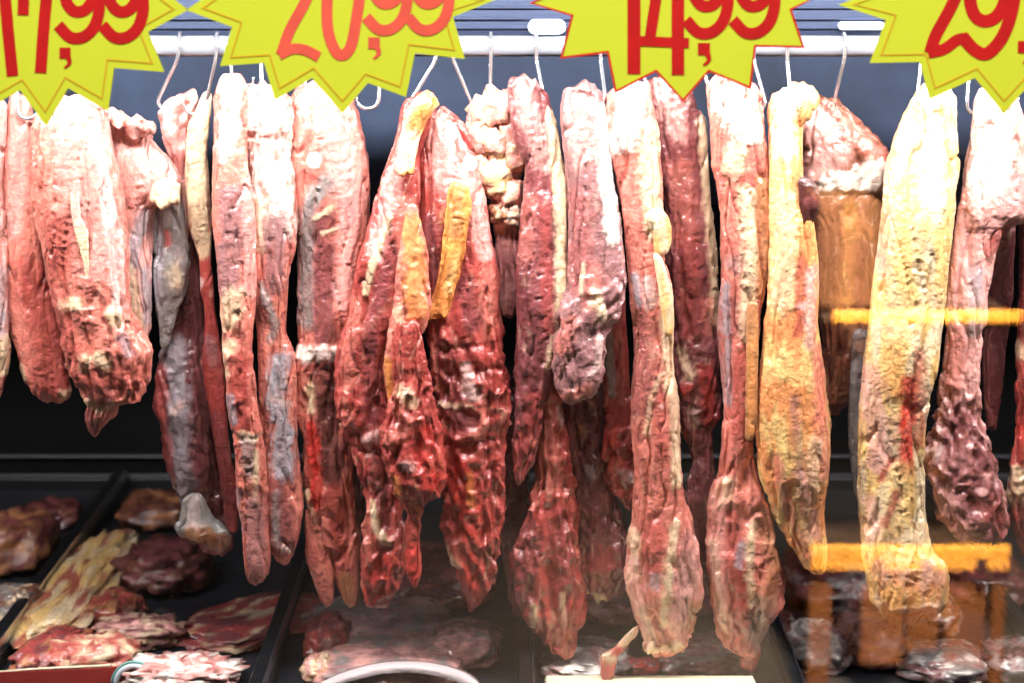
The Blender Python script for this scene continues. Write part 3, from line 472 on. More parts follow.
for (px, py, w, h, lab) in ((547, 27, 38, 15, 'rounded white glint plate on the steel beam beside the 14,99 card'), (862, 26, 46, 8, 'narrow white glint plate on the steel beam beside the 29 card')):
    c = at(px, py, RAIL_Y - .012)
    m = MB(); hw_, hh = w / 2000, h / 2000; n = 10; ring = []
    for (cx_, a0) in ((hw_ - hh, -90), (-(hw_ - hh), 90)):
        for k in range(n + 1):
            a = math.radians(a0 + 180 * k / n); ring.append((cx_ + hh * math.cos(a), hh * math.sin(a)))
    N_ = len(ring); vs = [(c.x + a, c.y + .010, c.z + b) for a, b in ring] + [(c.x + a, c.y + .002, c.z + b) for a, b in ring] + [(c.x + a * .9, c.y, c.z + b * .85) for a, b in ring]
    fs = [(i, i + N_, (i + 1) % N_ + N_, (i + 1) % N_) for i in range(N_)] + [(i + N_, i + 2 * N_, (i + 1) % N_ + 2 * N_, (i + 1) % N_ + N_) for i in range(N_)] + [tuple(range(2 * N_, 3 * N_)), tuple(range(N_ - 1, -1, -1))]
    m.add(vs, fs); o = m.build('beam_glint', GLINT, None, c); tag(o, lab, 'lamp', 'glint plates on the beam')

HOOKM = mat('hook_steel', (225, 228, 235), .25, .85, 0, 40, .05, 30)
def hook(xt, xb, yb, label, yy=.016, tip=1):
    """a hook: ring over the rail, straight shank, curled point; xt at the rail, xb/yb where it bends below"""
    zt = RZ; b = at(xb, yb, yy); t = at(xt, 46, RAIL_Y); r = RR + .0028
    pts = []
    for a in (-50, -15, 20, 55, 90, 125, 160, 185):   # over the rail from behind to the front
        q = math.radians(a); pts.append((t.x, RAIL_Y + r * math.cos(q), zt + r * math.sin(q)))
    pts.append((t.x * .9 + b.x * .1, RAIL_Y - r * .8, zt - .014))
    mid = Vector(pts[-1]); sh = b + Vector((0, 0, .004))
    for k in (.35, .7, .95): pts.append(tuple(mid.lerp(sh, k)))
    R_ = .011
    for a in (200, 235, 270, 305, 340, 370):
        q = math.radians(a); pts.append((b.x + tip * R_ * (1 + math.cos(q)), b.y - .001 * (a - 200) / 40, b.z + R_ * .9 * (math.sin(q) + .35)))
    cp = catmull(pts, 4); n = len(cp)
    m = MB(); m.tube(cp, .0021, 8, [1 if i < n * .85 else 1 - .75 * (i - n * .85) / (n * .15) for i in range(n)])
    o = m.build('meat_hook', HOOKM, None, (t.x, RAIL_Y, RZ), True)
    tag(o, label, 'hook', 'steel hooks on the rail')
for h in ((20, 17, 112, 'steel hook holding the slim red strip at the far left'),
          (62, 61, 106, 'steel hook under the 17,99 card holding the broadest short slab'),
          (181, 158, 104, 'tilted steel hook holding the torn pink scrap, right of the 17,99 card', .06),
          (218, 206, 108, 'leaning steel hook holding the thinnest cream and red strip', .045, -1),
          (232, 232, 82, 'short steel hook holding the strip with the lavender muscle'),
          (262, 262, 100, 'steel hook behind the left half of the 20,99 card, holding the whitish folded top'),
          (300, 309, 104, 'steel hook peeping out under the 20,99 card above the wide grey sheathed cut'),
          (381, 379, 102, 'empty steel hook, with nothing hanging on it', .02, -1),
          (438, 410, 106, 'slanted steel hook through the orange fat tip'),
          (452, 471, 106, 'steel hook leaning right into the wrinkled cut with the orange flap', .034),
          (491, 490, 106, 'upright steel hook through the knobbly pale nodules', .034),
          (536, 542, 92, 'steel hook holding the coarse maroon strip left of the 14,99 card', .01, -1),
          (600, 605, 100, 'steel hook at the left edge of the 14,99 card, over the smooth rosy cut', -.006, -1),
          (640, 648, 100, 'steel hook under the 14,99 card holding the pale long shank', .0, -1),
          (672, 680, 96, 'steel hook behind the lowest point of the 14,99 card', .04, -1),
          (698, 712, 102, 'steel hook over the pale pink strip, just right of the 14,99 card point'),
          (752, 765, 106, 'steel hook at the right edge of the 14,99 card, beside the yellow fat strip', .0, -1),
          (786, 790, 96, 'upright steel hook holding the yellow fat strip'),
          (843, 833, 110, 'slanted steel hook holding the folded pink cut, clear of both cards', .055, -1),
          (920, 917, 104, 'steel hook at the left edge of the 29 card, over the widest cream slab'),
          (968, 967, 108, 'steel hook between the widest cream slab and the bulging shoulder'),
          (1000, 996, 102, 'steel hook under the 29 card holding the cut with the bulging shoulder')):
    hook(*h)

# ------------------------------------------------------------------ price cards
def poly_plate(name, pts, yf, th, material, parent=None, loc=None):
    m = MB(); n = len(pts)
    vs = [(*at(x, y, yf),) for x, y in pts]; vs = [(v[0], yf, v[2]) for v in vs]
    back = [(v[0], yf + th, v[2]) for v in vs]
    cx = sum(v[0] for v in vs) / n; cz = sum(v[2] for v in vs) / n
    V = vs + back + [(cx, yf, cz), (cx, yf + th, cz)]
    f = [(2 * n, (i + 1) % n, i) for i in range(n)] + [(2 * n + 1, i + n, (i + 1) % n + n) for i in range(n)] + [(i, (i + 1) % n, (i + 1) % n + n, i + n) for i in range(n)]
    m.add(V, f); return m.build(name, material, parent, loc)
def line_ring(name, pts, yf, w, material, parent, inset, c):
    """a printed line that follows the star's edge, w px wide"""
    m = MB(); n = len(pts); th = .0003
    def off(s):
        out = []
        for i in range(n):
            p, a, b = np.array(pts[i], float), np.array(pts[i - 1], float), np.array(pts[(i + 1) % n], float)
            d1 = (p - a) / np.linalg.norm(p - a); d2 = (b - p) / np.linalg.norm(b - p)
            n1 = np.array([-d1[1], d1[0]]); n2 = np.array([-d2[1], d2[0]])
            k = n1 + n2; k = k / max(np.dot(k, n1), .35) if np.linalg.norm(k) > 1e-6 else n1
            if np.dot(n1, np.array(c) - p) < 0 and False: k = -k
            out.append(p + k * s)
        return out
    a = off(inset); b = off(inset + w)
    A = [at(x, y, yf) for x, y in a]; B = [at(x, y, yf) for x, y in b]
    V = [(v.x, yf, v.z) for v in A] + [(v.x, yf, v.z) for v in B] + [(v.x, yf + th, v.z) for v in A] + [(v.x, yf + th, v.z) for v in B]
    f = []
    for i in range(n):
        j = (i + 1) % n
        f += [(i, j, j + n, i + n), (i, i + 2 * n, j + 2 * n, j), (i + n, j + n, j + 3 * n, i + 3 * n)]
    m.add(V, f); return m.build(name, material, parent)
def stroke(m, pts, w, yf, th=.0004, smooth=True, taper=None):
    p = catmull(pts, 8) if smooth and len(pts) > 2 else [np.array(q, float) for q in pts]
    n = len(p); L_, R_ = [], []
    for i in range(n):
        d = p[min(i + 1, n - 1)] - p[max(i - 1, 0)]; d = d / (np.linalg.norm(d) + 1e-9); nn = np.array([-d[1], d[0]])
        ww = w / 2 * (1 if not taper else taper[0] + (taper[1] - taper[0]) * i / (n - 1))
        L_.append(p[i] + nn * ww); R_.append(p[i] - nn * ww)
    V = []
    for y in (yf, yf + th):
        for arr in (L_, R_): V += [(at(q[0], q[1], yf).x, y, at(q[0], q[1], yf).z) for q in arr]
    f = []
    for i in range(n - 1):
        f += [(i, i + 1, n + i + 1, n + i), (2 * n + i, 3 * n + i, 3 * n + i + 1, 2 * n + i + 1), (i, 2 * n + i, 2 * n + i + 1, i + 1), (n + i, n + i + 1, 3 * n + i + 1, 3 * n + i)]
    f += [(0, n, 3 * n, 2 * n), (n - 1, 3 * n - 1, 4 * n - 1, 2 * n - 1)]
    m.add(V, f)
CY = GLASS_Y - .0065
def card(lower, cy, label, ink, edge, glyphs, line_inset=7, line_w=1.6):
    up = [(x, 2 * cy - y) for x, y in reversed(lower[1:-1])]
    cxm = sum(p[0] for p in lower) / len(lower)
    pts = lower + up
    o = poly_plate('price_card', pts, CY, .0022, CARD, None, at(cxm, cy, CY)); tag(o, label, 'price card', 'starburst price cards on the glass')
    # outline order decides which side is inside
    area = sum(pts[i][0] * pts[(i + 1) % len(pts)][1] - pts[(i + 1) % len(pts)][0] * pts[i][1] for i in range(len(pts)))
    sgn = 1 if area > 0 else -1
    line_ring('printed_edge', pts, CY - .0004, line_w * sgn, edge, o, line_inset * sgn, (cxm, cy))
    for k, strokes in enumerate(glyphs):
        m = MB()
        for q, s in enumerate(strokes): stroke(m, s[1], s[0], CY - .0005 - .00006 * q - .00001 * k, taper=s[2] if len(s) > 2 else None, smooth=len(s) < 4)
        m.build('numeral' if len(strokes[0]) < 3 else 'comma', ink, o)
def nines(x, y, s=1.0, w=11, gap=45):
    """two raised, joined nines: the loop and the swinging tail of each"""
    out = []
    for k in (0, 1):
        ox = x + gap * k * s
        loop = [(ox + 34 * s, y - 36 * s), (ox + 22 * s, y - 47 * s), (ox + 8 * s, y - 41 * s), (ox + 4 * s, y - 28 * s), (ox + 12 * s, y - 17 * s), (ox + 24 * s, y - 19 * s), (ox + 34 * s, y - 34 * s)]
        tail = [(ox + 36 * s, y - 38 * s), (ox + 37 * s, y - 18 * s), (ox + 32 * s, y - 1 * s), (ox + 21 * s, y + 9 * s), (ox + 8 * s, y + 9 * s), (ox - 4 * s, y - 3 * s)]
        out.append([(w, loop), (w, tail)])
    return out
def comma(x, y, s=1.0):
    return [(11 * s, [(x - 5.5 * s, y), (x + 5.5 * s, y)], (1, 1)), (5 * s, [(x + 3 * s, y + 4 * s), (x + 4.5 * s, y + 10 * s), (x - .5 * s, y + 15 * s)], (1.1, .4))]
ONE = [(11.5, [(3, -62), (3, -30), (7, 20), (12.5, 76)])]
SEVEN = [(11.5, [(50, -48), (48, -20), (43.5, 30), (40.5, 73)]), (11, [(23, 15), (24, -10), (26, -30)]), (11, [(22, -44), (52, -50)])]
c1 = [(-97, 14), (-60, 36), (-73, 76), (-24, 72), (-18, 112), (20, 90), (46, 126), (68, 88), (108, 111), (114, 68), (164, 72), (148, 32), (188, 10)]
card(c1, 6, 'yellow starburst price card reading 17,99, leftmost on the glass', INKRED, CARDLINE, [ONE, SEVEN] + nines(62, 28, 1.0, 11.5, 44) + [comma(65, 53)])
c2 = [(186, 10), (232, 27), (220, 66), (264, 63), (275, 100), (312, 78), (342.5, 113), (368, 83), (406, 97), (415, 53), (465, 59), (453, 17), (497, -1)]
TWO = [(11, [(290, -38), (300, -54), (316, -50), (318, -32), (306, 0), (290, 30), (281, 55)]), (10.5, [(279, 55), (292, 49), (305, 50), (319, 57)])]
ZERO = [(11, [(352, -50), (336, -44), (328, -10), (328, 30), (338, 54), (350, 48), (357, 15), (361, -20), (357, -44), (350, -50)])]
card(c2, 3, 'yellow starburst price card reading 20,99 in faded coral ink', INKFADE, CARDLINE, [TWO, ZERO] + nines(370, 20, 1.0, 11, 42) + [comma(374, 43, 1.05)])
c3 = [(529, 3), (571, 16), (560, 59), (607, 53), (615, 93), (656, 72), (683, 102), (709, 72), (751, 89), (756, 47), (805, 48), (792, 10), (826, -8)]
ONE3 = [(13, [(634, -58), (634, 0), (634, 74)])]
FOUR = [(12.5, [(680, -52), (678, 0), (678, 75)]), (11, [(660, -50), (657, -10), (650, 38)]), (10, [(640, 41), (665, 42), (689, 43)])]
card(c3, 1, 'yellow starburst price card with a red edge reading 14,99', INKRED, CARDRED, [ONE3, FOUR] + nines(690, 23, 1.02, 11.5, 46) + [comma(704, 49, 1.1)], 0, 2.2)
c4 = [(839, 5), (886, 20), (870, 63), (920, 62), (930, 99), (975, 78), (1004, 113), (1030, 84), (1070, 98), (1078, 55), (1128, 60), (1116, 18), (1158, 2)]
TWO4 = [(12, [(938, -40), (948, -54), (964, -50), (966, -30), (952, 5), (936, 35), (930, 53)]), (11, [(928, 53), (944, 49), (957, 40), (966, 38)])]
NINE4 = [(12.5, [(1012, -30), (996, -42), (978, -30), (970, -8), (974, 14), (986, 21), (1000, 12), (1012, -20)]), (12.5, [(1016, -44), (1014, 0), (1004, 34), (988, 53), (975, 50), (962, 36)])]
card(c4, 3, 'yellow starburst price card reading 29, cut off by the right edge', INKRED, CARDLINE, [TWO4, NINE4] + nines(1036, 26, 1.0, 11.5, 44) + [comma(1024, 47, 1.1)])

# ------------------------------------------------------------------ the case itself
X0, X1 = -1.2, 1.2; YB = .80; ROOF = 1.70
def structure(name, m, material, label=None):
    o = m.build(name, material); tag(o, label, None, None, 'structure'); return o
m = MB(); m.box(-4, 4, -5, 2, -.04, 0); structure('floor', m, mat('market_floor', (70, 62, 58), .5, 0, .1, 12, .2, 3))
def cased(name, m, material, label, cat):
    o = m.build(name, material, None, m.v[0]); return tag(o, label, cat)
zs = on(512, 455, TRAY_Z)
def wz(py): return at(60, py, YB).z
case = empty('display_case', (0, .3, 0)); tag(case, 'black and steel refrigerated display case holding the meat', 'display case')
m = MB(); m.box(X0, X1, YB, YB + .02, TRAY_Z - .06, ROOF, .002); m.build('back_panel', BLACK, case)
m = MB(); m.box(X0 + .04, X1 - .04, YB - .008, YB, 1.25, ROOF, .002); m.build('upper_back_panel', BACKUP, case)
TRIM = mat('dull_trim', (92, 94, 100), .45, .4, 0, 40, .1, 20)
for py in (455, 474):
    m = MB(); z = wz(py); m.box(X0 + .04, X1 - .04, YB - .012, YB - .0005, z - .0009, z + .0009, .0003); m.build('trim_strip', TRIM, case)
for xs in ((X0 - .02, X0), (X1, X1 + .02)):
    m = MB(); m.box(xs[0], xs[1], GLASS_Y, YB + .02, TRAY_Z - .06, ROOF, .002); m.build('side_panel', BLACK, case)
m = MB(); m.box(X0 - .02, X1 + .02, GLASS_Y - .004, YB + .02, ROOF, ROOF + .08, .006); m.build('roof', BLACK, case)
m = MB(); m.box(X0, X1, GLASS_Y, YB, TRAY_Z - .06, TRAY_Z - .03, .003); m.build('bed', BAR, case)
m = MB(); m.box(X0 - .02, X1 + .02, GLASS_Y - .01, YB + .02, 0.02, TRAY_Z - .06, .006); m.build('base', BLACK, case)
# glass
g = bpy.data.materials.new('case_glass'); g.use_nodes = True; nt = g.node_tree; nt.nodes.clear(); N = nt.nodes.new
out = N('ShaderNodeOutputMaterial'); mx = N('ShaderNodeMixShader'); tr = N('ShaderNodeBsdfTransparent'); gl = N('ShaderNodeBsdfGlossy'); fr = N('ShaderNodeFresnel')
fr.inputs['IOR'].default_value = 1.5; gl.inputs['Roughness'].default_value = 0.0; tr.inputs['Color'].default_value = (.985, .99, .99, 1)
nt.links.new(fr.outputs[0], mx.inputs[0]); nt.links.new(tr.outputs[0], mx.inputs[1]); nt.links.new(gl.outputs[0], mx.inputs[2]); nt.links.new(mx.outputs[0], out.inputs[0])
m = MB(); m.box(X0 + .001, X1 - .001, GLASS_Y - .003, GLASS_Y + .003, TRAY_Z - .035, ROOF - .001)
m.build('front_glass', g, case)
# lamp of the case
m = MB(); m.tube([(X0 + .05, -.20, 1.665), (0, -.20, 1.665), (X1 - .05, -.20, 1.665)], .013, 16)
tube = m.build('fluorescent_tube', mat('tube_glow', (255, 255, 255), .5, emit=(255, 246, 240), es=4), None, (0, -.20, 1.665), True)
tag(tube, 'white fluorescent tube along the top front of the case', 'lamp')
m = MB(); m.box(X0 + .02, X1 - .02, -.235, -.165, 1.68, 1.699, .004)
m.build('housing', STEEL, tube)
def area(name, loc, target, sx, sy, power, col=(1, 1, 1), spread=180):
    l = bpy.data.lights.new(name, 'AREA'); l.shape = 'RECTANGLE'; l.size = sx; l.size_y = sy; l.energy = power; l.color = col; l.spread = math.radians(spread)
    o = bpy.data.objects.new(name, l); COL.objects.link(o); o.location = loc
    o.rotation_euler = (Vector(target) - Vector(loc)).to_track_quat('-Z', 'Y').to_euler(); return o
area('tube_light', (0, -.20, 1.648), (0, .12, 1.05), 2.3, .03, P_TUBE, (1, .965, .94))
area('hall_fill', (0, -1.35, 3.3), (0, -.2, 1.2), 2.6, .7, P_HALL, (1, .97, .93))  # unseen area light put in to light the cards and fill the front

# ------------------------------------------------------------------ trays, dividers
DX = [-.53, -.25, .012, .29, .56]
DX = [on(60, 575, TRAY_Z).x, on(283, 630, TRAY_Z).x, on(525, 660, TRAY_Z).x]
step = DX[1] - DX[0]
DX = [DX[0] - step] + DX + [DX[2] + (DX[2] - DX[1]), DX[2] + 2 * (DX[2] - DX[1]), DX[2] + 3 * (DX[2] - DX[1])]
TL = ['dark tray at the left edge, holding shaded meat lumps', 'dark tray holding the long rib slab', 'dark tray holding the film wrapped meat, left of centre', 'dark tray right of centre under the pale shank', 'dark tray below the yellow fat strip', 'dark tray at the right under the bulging shoulder']
for i in range(6):
    a, b = DX[i] + .007, DX[i + 1] - .007; y0_, y1_ = GLASS_Y + .02, YB - .02
    t = empty('display_tray', ((a + b) / 2, .25, TRAY_Z - .012)); tag(t, TL[i], 'tray', 'trays on the case floor')
    m = MB(); m.box(a, b, y0_, y1_, TRAY_Z - .012, TRAY_Z - .001, .002); m.build('tray_floor', LINER, t)
    m = MB()
    for (xa, xb, ya, yb) in ((a, a + .004, y0_, y1_), (b - .004, b, y0_, y1_), (a + .004, b - .004, y0_, y0_ + .004), (a + .004, b - .004, y1_ - .004, y1_)):
        m.box(xa, xb, ya, yb, TRAY_Z - .001, TRAY_Z + .016, .001)
    m.build('tray_rim', BAR, t)
DL = [None, 'black divider bar at the left, beside the long rib slab', 'black divider bar with a bluish glint, left of the film wrapped meat', 'black divider bar right of the film wrapped meat', 'black divider bar below the yellow fat strip', 'black divider bar under the bulging shoulder']
for i in range(1, 6):
    m = MB(); m.box(DX[i] - .0065, DX[i] + .0065, GLASS_Y + .02, YB - .02, TRAY_Z - .02, TRAY_Z + .032, .002)
    o = m.build('tray_divider', BAR, None, (DX[i], .25, TRAY_Z)); tag(o, DL[i], 'divider', 'divider bars between the trays')
    m = MB(); m.box(DX[i] + .0068, DX[i] + .0088, GLASS_Y + .03, YB - .03, TRAY_Z - .01, TRAY_Z + .0315, .0005)
    m.build('edge_strip', STEEL, o)

def fl(px, py, up=0.0):
    p = on(px, py, TRAY_Z + up); return (p.x, p.y, TRAY_Z + up)
G = 'pieces lying in the trays'
# rib slab along the divider, with chunks around it
lump('rib_slab', fl(80, 600), (.085, .46, .04), 'long cream and yellow rib slab lying beside the left divider bar', 'meat', ('yellow', 'cream', 'red'), rot=-.02, amp=.2, freq=2.6, group=G, ridge=.06, n=(60, 40))
lump('meat_chunk', fl(52, 662), (.06, .13, .04), 'red elongated piece lying on the near end of the rib slab', 'meat', ('red', 'maroon', 'tan'), rot=-.3, group=G)
lump('meat_chunk', fl(116, 622), (.065, .09, .045), 'rounded reddish brown chunk right of the rib slab', 'meat', ('brown', 'red', 'tan'), amp=.2, group=G)
lump('meat_chunk', fl(84, 566), (.05, .08, .03), 'small brown chunk at the far end of the rib slab', 'meat', ('brown', 'maroon', 'tan'), group=G)
lump('meat_chunk', fl(166, 580), (.11, .15, .06), 'large dark brown chunk below the pale flap of the grey banded cut', 'meat', ('maroon', 'dark', 'brown'), amp=.24, freq=2.4, group=G)
lump('meat_chunk', fl(160, 520), (.11, .12, .05), 'orange brown chunk far back against the dark wall', 'meat', ('brown', 'dark', 'tan'), group=G)
lump('meat_slab', fl(255, 625), (.13, .20, .022), 'flat red slab with cream fat beside the glinting divider', 'meat', ('red', 'maroon', 'cream'), rot=-.6, amp=.16, group=G)
lump('meat_slab', fl(182, 682), (.12, .085, .035), 'pale pink cut with white fat at the front of the left tray', 'meat', ('pink', 'white', 'red'), rot=.1, amp=.22, freq=3.4, group=G, n=(60, 36))
lump('meat_chunk', fl(95, 668), (.10, .08, .045), 'pale salmon chunk behind the red tag', 'meat', ('salmon', 'cream', 'red'), rot=.2, amp=.2, freq=2.8, group=G)
lump('meat_chunk', fl(140, 640), (.10, .07, .035), 'pinkish scrap between the reddish brown chunk and the front pale cut', 'meat', ('pink', 'maroon', 'cream'), amp=.22, freq=3, group=G)
# left tray
lump('meat_chunk', fl(10, 560), (.12, .16, .08), 'big shaded brown lump in the tray at the left edge', 'meat', ('brown', 'maroon', 'tan'), group=G)
lump('meat_chunk', fl(12, 618), (.07, .09, .05), 'greyish yellow lump at the left edge, nearer than the brown one', 'meat', ('brown', 'grey', 'cream'), group=G)
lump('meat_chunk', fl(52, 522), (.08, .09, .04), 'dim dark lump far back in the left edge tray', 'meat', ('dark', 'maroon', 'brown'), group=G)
# centre tray: film-wrapped
FW = mat('wrap_film_rim', (196, 180, 182), .42, 0, .6, 60, .06, 30, coat=.3)
def ribbon(m, pts, w):
    p = [Vector(v) for v in pts]; n = len(p); V = []
    for i in range(n):
        d = (p[min(i + 1, n - 1)] - p[max(i - 1, 0)]); d.z = 0; d.normalize(); s = Vector((-d.y, d.x, 0)) * w * math.sin(math.pi * (i + .6) / (n + .2)) ** .5
        V += [p[i] + s - Vector((0, 0, .004)), p[i] + Vector((0, 0, .0015)), p[i] - s - Vector((0, 0, .004)), p[i] - Vector((0, 0, .006))]
    f = [(i * 4 + k, i * 4 + (k + 1) % 4, i * 4 + 4 + (k + 1) % 4, i * 4 + 4 + k) for i in range(n - 1) for k in range(4)] + [(3, 2, 1, 0), tuple(range(n * 4 - 4, n * 4))]
    m.add(V, f)
w = lump('wrapped_meat', fl(388, 668), (.17, .16, .03), 'greyish pink meat pack wrapped in clear film, at the front of the centre tray', 'meat pack', ('pink', 'grey', 'lavender'), amp=.09, freq=1.8, group=G, material=FILMED)
m = MB()
p = [on(a, b, TRAY_Z + .027) for a, b in ((322, 683), (350, 672), (385, 664), (425, 664), (458, 672), (478, 684))]
ribbon(m, catmull(p, 6), .018); m.build('film_edge', FW, w, None, True)
w = lump('wrapped_meat', fl(466, 652), (.08, .12, .04), 'rounded pink pack right of the front centre pack, by the divider bar', 'meat pack', ('pink', 'lavender', 'grey'), amp=.1, freq=1.8, group=G, material=FILMED)
lump('wrapped_meat', fl(380, 628), (.16, .16, .035), 'dull grey wrapped pack behind the front centre pack', 'meat pack', ('grey', 'lavender', 'pink'), amp=.08, group=G, material=FILMED)
lump('meat_chunk', fl(328, 650), (.05, .10, .05), 'dark red chunk standing beside the glinting divider, under the tail', 'meat', ('maroon', 'red', 'brown'), group=G)
lump('meat_chunk', fl(318, 676), (.035, .05, .03), 'small pale lump at the near corner of the centre tray', 'meat', ('pink', 'cream', 'tan'), group=G)
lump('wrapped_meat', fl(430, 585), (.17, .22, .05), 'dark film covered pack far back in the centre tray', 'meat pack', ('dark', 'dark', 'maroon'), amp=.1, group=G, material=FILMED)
# right of centre
lump('wrapped_meat', fl(585, 666), (.10, .12, .03), 'lilac white wrapped pack under the ragged split foot', 'meat pack', ('grey', 'lavender', 'white'), amp=.14, freq=2.6, group=G, material=FILMED)
lump('wrapped_meat', fl(705, 662), (.11, .12, .03), 'pale grey wrapped pack under the pale shank', 'meat pack', ('lavender', 'grey', 'maroon'), amp=.14, freq=2.6, group=G, material=FILMED)
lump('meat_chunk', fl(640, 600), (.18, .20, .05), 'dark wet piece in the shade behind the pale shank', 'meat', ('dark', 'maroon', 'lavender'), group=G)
lump('meat_chunk', fl(640, 672), (.05, .03, .02), 'thin red scrap on the tray beside the dangling tendon', 'meat', ('red', 'maroon', 'bright'), group=G)
BOARD = mat('board_cream', (226, 218, 186), .5, 0, .1, 50, .06, 20)
m = MB(); c = fl(650, 690); m.box(c[0] - .11, c[0] + .11, c[1] - .11, c[1] + .012, TRAY_Z + .0005, TRAY_Z + .012, .003)
o = m.build('cutting_board', BOARD, None, c); tag(o, 'cream board at the front edge of the tray right of centre', 'board')
# right tray
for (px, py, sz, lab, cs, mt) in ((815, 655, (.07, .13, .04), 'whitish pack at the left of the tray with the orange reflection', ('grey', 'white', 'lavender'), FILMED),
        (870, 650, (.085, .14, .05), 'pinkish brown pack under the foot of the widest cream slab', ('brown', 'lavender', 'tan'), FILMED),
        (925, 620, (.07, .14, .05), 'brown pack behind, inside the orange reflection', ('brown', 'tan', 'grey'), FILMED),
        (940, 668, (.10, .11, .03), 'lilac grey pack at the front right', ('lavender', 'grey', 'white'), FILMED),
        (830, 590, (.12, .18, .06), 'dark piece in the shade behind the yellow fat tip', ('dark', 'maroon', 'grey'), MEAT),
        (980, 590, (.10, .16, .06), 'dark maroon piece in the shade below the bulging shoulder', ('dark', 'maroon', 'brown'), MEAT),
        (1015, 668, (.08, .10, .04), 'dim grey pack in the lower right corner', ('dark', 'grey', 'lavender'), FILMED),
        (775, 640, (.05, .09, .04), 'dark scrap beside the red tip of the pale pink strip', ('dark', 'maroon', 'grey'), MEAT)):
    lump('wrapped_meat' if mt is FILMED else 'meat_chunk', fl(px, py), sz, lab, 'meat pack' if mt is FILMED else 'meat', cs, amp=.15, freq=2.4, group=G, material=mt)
# red tag with the pale ring, front left
TAGR = mat('tag_red', (170, 58, 52), .4, 0, .1, 40, .08, 20); RING = mat('tag_ring', (206, 214, 222), .35, 0, 0, 40, .08, 30); TEAL = mat('tag_teal', (110, 170, 160), .4, 0, 0, 40, .05, 20)
ty = fl(70, 676)[1] - .03
def tz(py): return at(70, py, ty).z
m = MB(); pbm = 690
while tz(pbm) > TRAY_Z + .001: pbm += .5
pl = [(-60, 678), (-20, 673), (40, 671), (90, 669), (118, 667), (146, 664), (156, 676), (157, pbm), (-60, pbm)]
tagp = poly_plate('plastic_tag', pl, ty, .004, TAGR, None, (at(50, 690, ty))); tag(tagp, 'red plastic tag with a pale ring, standing in the lower left corner', 'tag')
def ringpart(nm, r, w_, mt, yy):
    m = MB(); p = [at(134 + r * math.cos(a), 684 + r * math.sin(a), yy) for a in [math.radians(-180 + 180 * k / 20) for k in range(21)]]
    m.tube([(v.x, yy, v.z) for v in p], w_, 8); return m.build(nm, mt, tagp, None, True)
ringpart('ring', 18, .0034, RING, ty - .003); ringpart('ring_rim', 22, .0016, TEAL, ty - .0025)
m = MB(); m.tube([(at(-60, 676, ty).x, ty + .002, tz(677)), (at(40, 669.5, ty).x, ty + .002, tz(669.5)), (at(110, 666, ty).x, ty + .002, tz(666))], .0014, 8); m.build('pale_edge', BOARD, tagp, None, True)

# ------------------------------------------------------------------ made-up stand across the aisle, shaped to give the orange reflection in the glass
SY = -2.62
def mir(px, py, Y=SY):
    p = at(px, py, 2 * (GLASS_Y - .003) - Y); return Vector((p.x, Y, p.z))
SHELF = mat('dark_shelf_wood', (58, 40, 28), .6, 0, .1, 30, .15, 10); ORW = mat('orange_wood', (250, 170, 56), .5, 0, .1, 30, .08, 10); ORD = mat('brown_orange_wood', (128, 74, 36), .6, 0, .1, 30, .15, 10)
a = mir(812, 548); b = mir(1010, 572); lo = mir(812, 683); hi = mir(812, 300)
rack = empty('reflection_stand', ((a.x + b.x) / 2, SY - .2, 0)); tag(rack, 'unseen orange stand added across the aisle for the reflection right in the glass', 'stand')
m = MB(); m.box(a.x, b.x, SY - .016, SY, b.z, a.z, .003); m.build('fascia', ORW, rack)
m = MB(); m.box(a.x + .01, b.x - .01, SY - .38, SY - .0165, b.z, b.z + .012, .003); m.build('shelf', SHELF, rack)
u0 = mir(870, 312); u1 = mir(1006, 324)
m = MB(); m.box(a.x + .03, b.x, SY - .016, SY, u1.z, u0.z, .003); m.build('fascia', ORW, rack)
m = MB(); m.box(a.x + .01, b.x - .01, SY - .38, SY - .0165, u1.z, u1.z + .012, .003); m.build('shelf', SHELF, rack)
for (xa, xb) in ((a.x, a.x + .05), (b.x - .03, b.x)):
    for (ya, yb) in ((SY - .05, SY - .015), (SY - .375, SY - .345)):
        m = MB(); m.box(xa, xb, ya, yb, 0, b.z - .0005, .003); m.build('leg', ORD, rack)
        if ya < SY - .3:
            m = MB(); m.box(xa + .004, xb - .004, ya, yb, a.z + .0005, u1.z - .0005, .003); m.build('post', SHELF, rack)
for (pxa, pxb, pyb) in ((864, 904, 668), (910, 940, 655), (948, 985, 672)):
    pa, pb = mir(pxa, 590), mir(pxb, pyb); m = MB(); m.box(pa.x, pb.x, SY - .03, SY - .016, pb.z, b.z - .004, .002); m.build('lower_board', ORD, rack)
for px in (878, 927, 982):
    c = mir(px, 565); m = MB(); m.tube([(c.x, SY - .0005, c.z), (c.x, SY + .006, c.z), (c.x, SY + .012, c.z)], .013, 14, [1, 1, .7]); m.build('dark_knob', BAR, rack)  # dark knobs added for the dark blobs along the reflected band
BOX = mat('cardboard', (112, 70, 36), .7, 0, .1, 20, .12, 8)
x_ = mir(822, 250).x; x2 = mir(884, 250).x; zt = mir(822, 205).z; z_ = u0.z + .001
crate = empty('reflection_box', ((x_ + x2) / 2, SY - .15, z_)); tag(crate, 'unseen brown box added on the orange stand for the brown reflection', 'box')  # box made up to give the brown patch of reflection
m = MB(); m.box(x_, x2, SY - .28, SY - .04, z_, zt, .004); m.build('body', BOX, crate)
m = MB(); m.box((x_ + x2) / 2 - .014, (x_ + x2) / 2 + .014, SY - .2805, SY - .0388, z_ + .004, zt + .0006, .0003); m.build('tape', mat('tape', (140, 100, 56), .3, var=.05), crate)
BULB = mat('bulb_glow', (255, 250, 240), .4, emit=(255, 250, 240), es=P_BULB)
pole_z = mir(450, 90).z
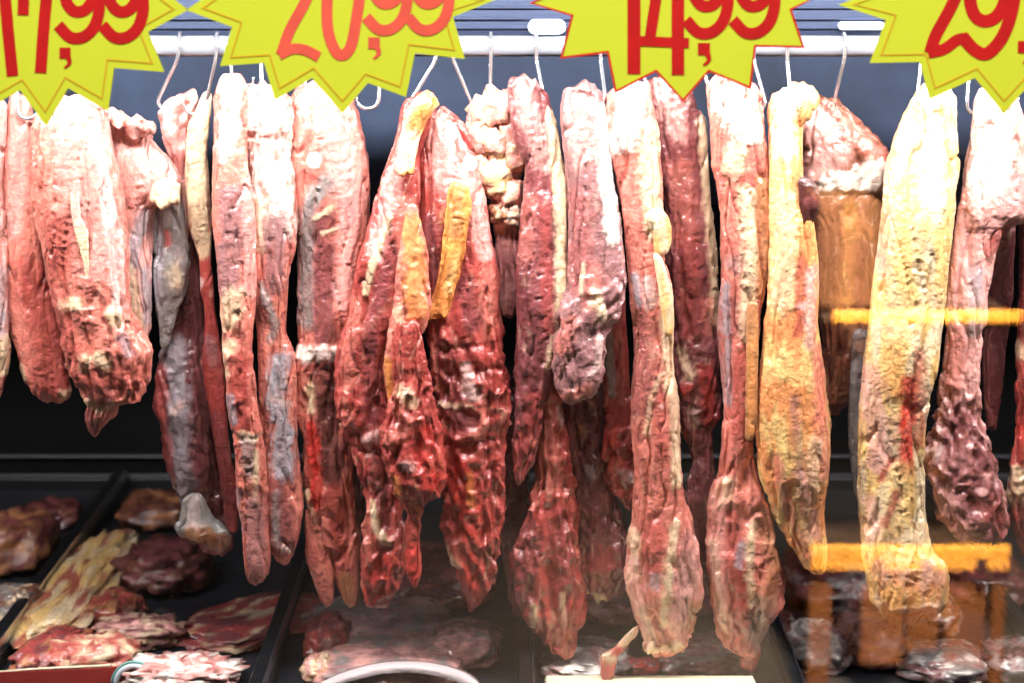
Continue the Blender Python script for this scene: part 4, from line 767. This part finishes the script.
m = MB(); m.tube([(mir(280, 0).x, SY, 1.62), (-.1, SY, 1.60), (.25, SY, 1.62), (a.x + .3, SY, 1.64)], .002, 6)
wire = m.build('lamp_cable', BAR, None, (0, SY, 1.62)); tag(wire, 'thin black cable strung across the aisle that the round bulbs hang from', 'cable')
for (px, py, lab) in ((314, 161, 'bright round bulb mirrored on the wide cut with the grey sheath'), (451, 134, 'bright round bulb mirrored left of the pale nodules'), (470, 164, 'bright round bulb mirrored lowest, between wrinkled cut and nodules')):
    c = mir(px, py); o = empty('hanging_bulb', (c.x, c.y, c.z)); tag(o, lab, 'bulb', 'bulbs across the aisle')
    m = MB(); prof = [(-.011, .001), (-.0093, .006), (-.0043, .010), (.0008, .011), (.006, .0097), (.011, .0067), (.0142, .005)]
    vs = [(c.x + r * math.cos(t), c.y + r * math.sin(t), c.z + z) for z, r in prof for t in [2 * math.pi * k / 16 for k in range(16)]]
    m.add(vs, [(i * 16 + k, i * 16 + (k + 1) % 16, (i + 1) * 16 + (k + 1) % 16, (i + 1) * 16 + k) for i in range(len(prof) - 1) for k in range(16)] + [tuple(range(15, -1, -1))])
    m.build('globe', BULB, o, None, True)
    m = MB(); m.tube([(c.x, c.y, c.z + .0138), (c.x, c.y, c.z + .034)], .006, 12); m.build('socket', BAR, o, None, True)
    m = MB(); m.tube([(c.x, c.y, c.z + .034), (c.x, c.y, 1.615)], .0015, 6); m.build('cord', BAR, o, None, True)
area('stand_fill', ((a.x + b.x) / 2, -1.75, 2.3), ((a.x + b.x) / 2, SY, .5), .3, .3, P_STAND, (1, .86, .62), 60)  # unseen light added so the stand shows brightly in the glass

# ------------------------------------------------------------------ world, camera, view
W = bpy.data.worlds.new('world'); S.world = W; W.use_nodes = True
W.node_tree.nodes['Background'].inputs[0].default_value = (.8, .85, 1, 1); W.node_tree.nodes['Background'].inputs[1].default_value = P_WORLD
cd = bpy.data.cameras.new('camera'); cd.sensor_width = 36; cd.lens = F * 36 / 1024; cd.clip_start = .05
cd.dof.use_dof = True; cd.dof.focus_distance = 1.98; cd.dof.aperture_fstop = 5.0
co = bpy.data.objects.new('camera', cd); COL.objects.link(co); co.location = CAM; co.rotation_euler = (math.pi / 2 - ALPHA, 0, 0); S.camera = co
for o in bpy.data.objects:
    if '_w' in o: del o['_w']
vs_ = S.view_settings; vs_.view_transform = 'Standard'; vs_.look = 'None'; vs_.gamma = 1; vs_.use_curve_mapping = False; vs_.exposure = 0
S.display_settings.display_device = 'sRGB'
S.cycles.max_bounces = 8; S.cycles.transparent_max_bounces = 12; S.cycles.glossy_bounces = 4; S.cycles.diffuse_bounces = 3; S.cycles.caustics_reflective = False; S.cycles.caustics_refractive = False
S.cycles.use_denoising = True; S.cycles.sample_clamp_indirect = 60
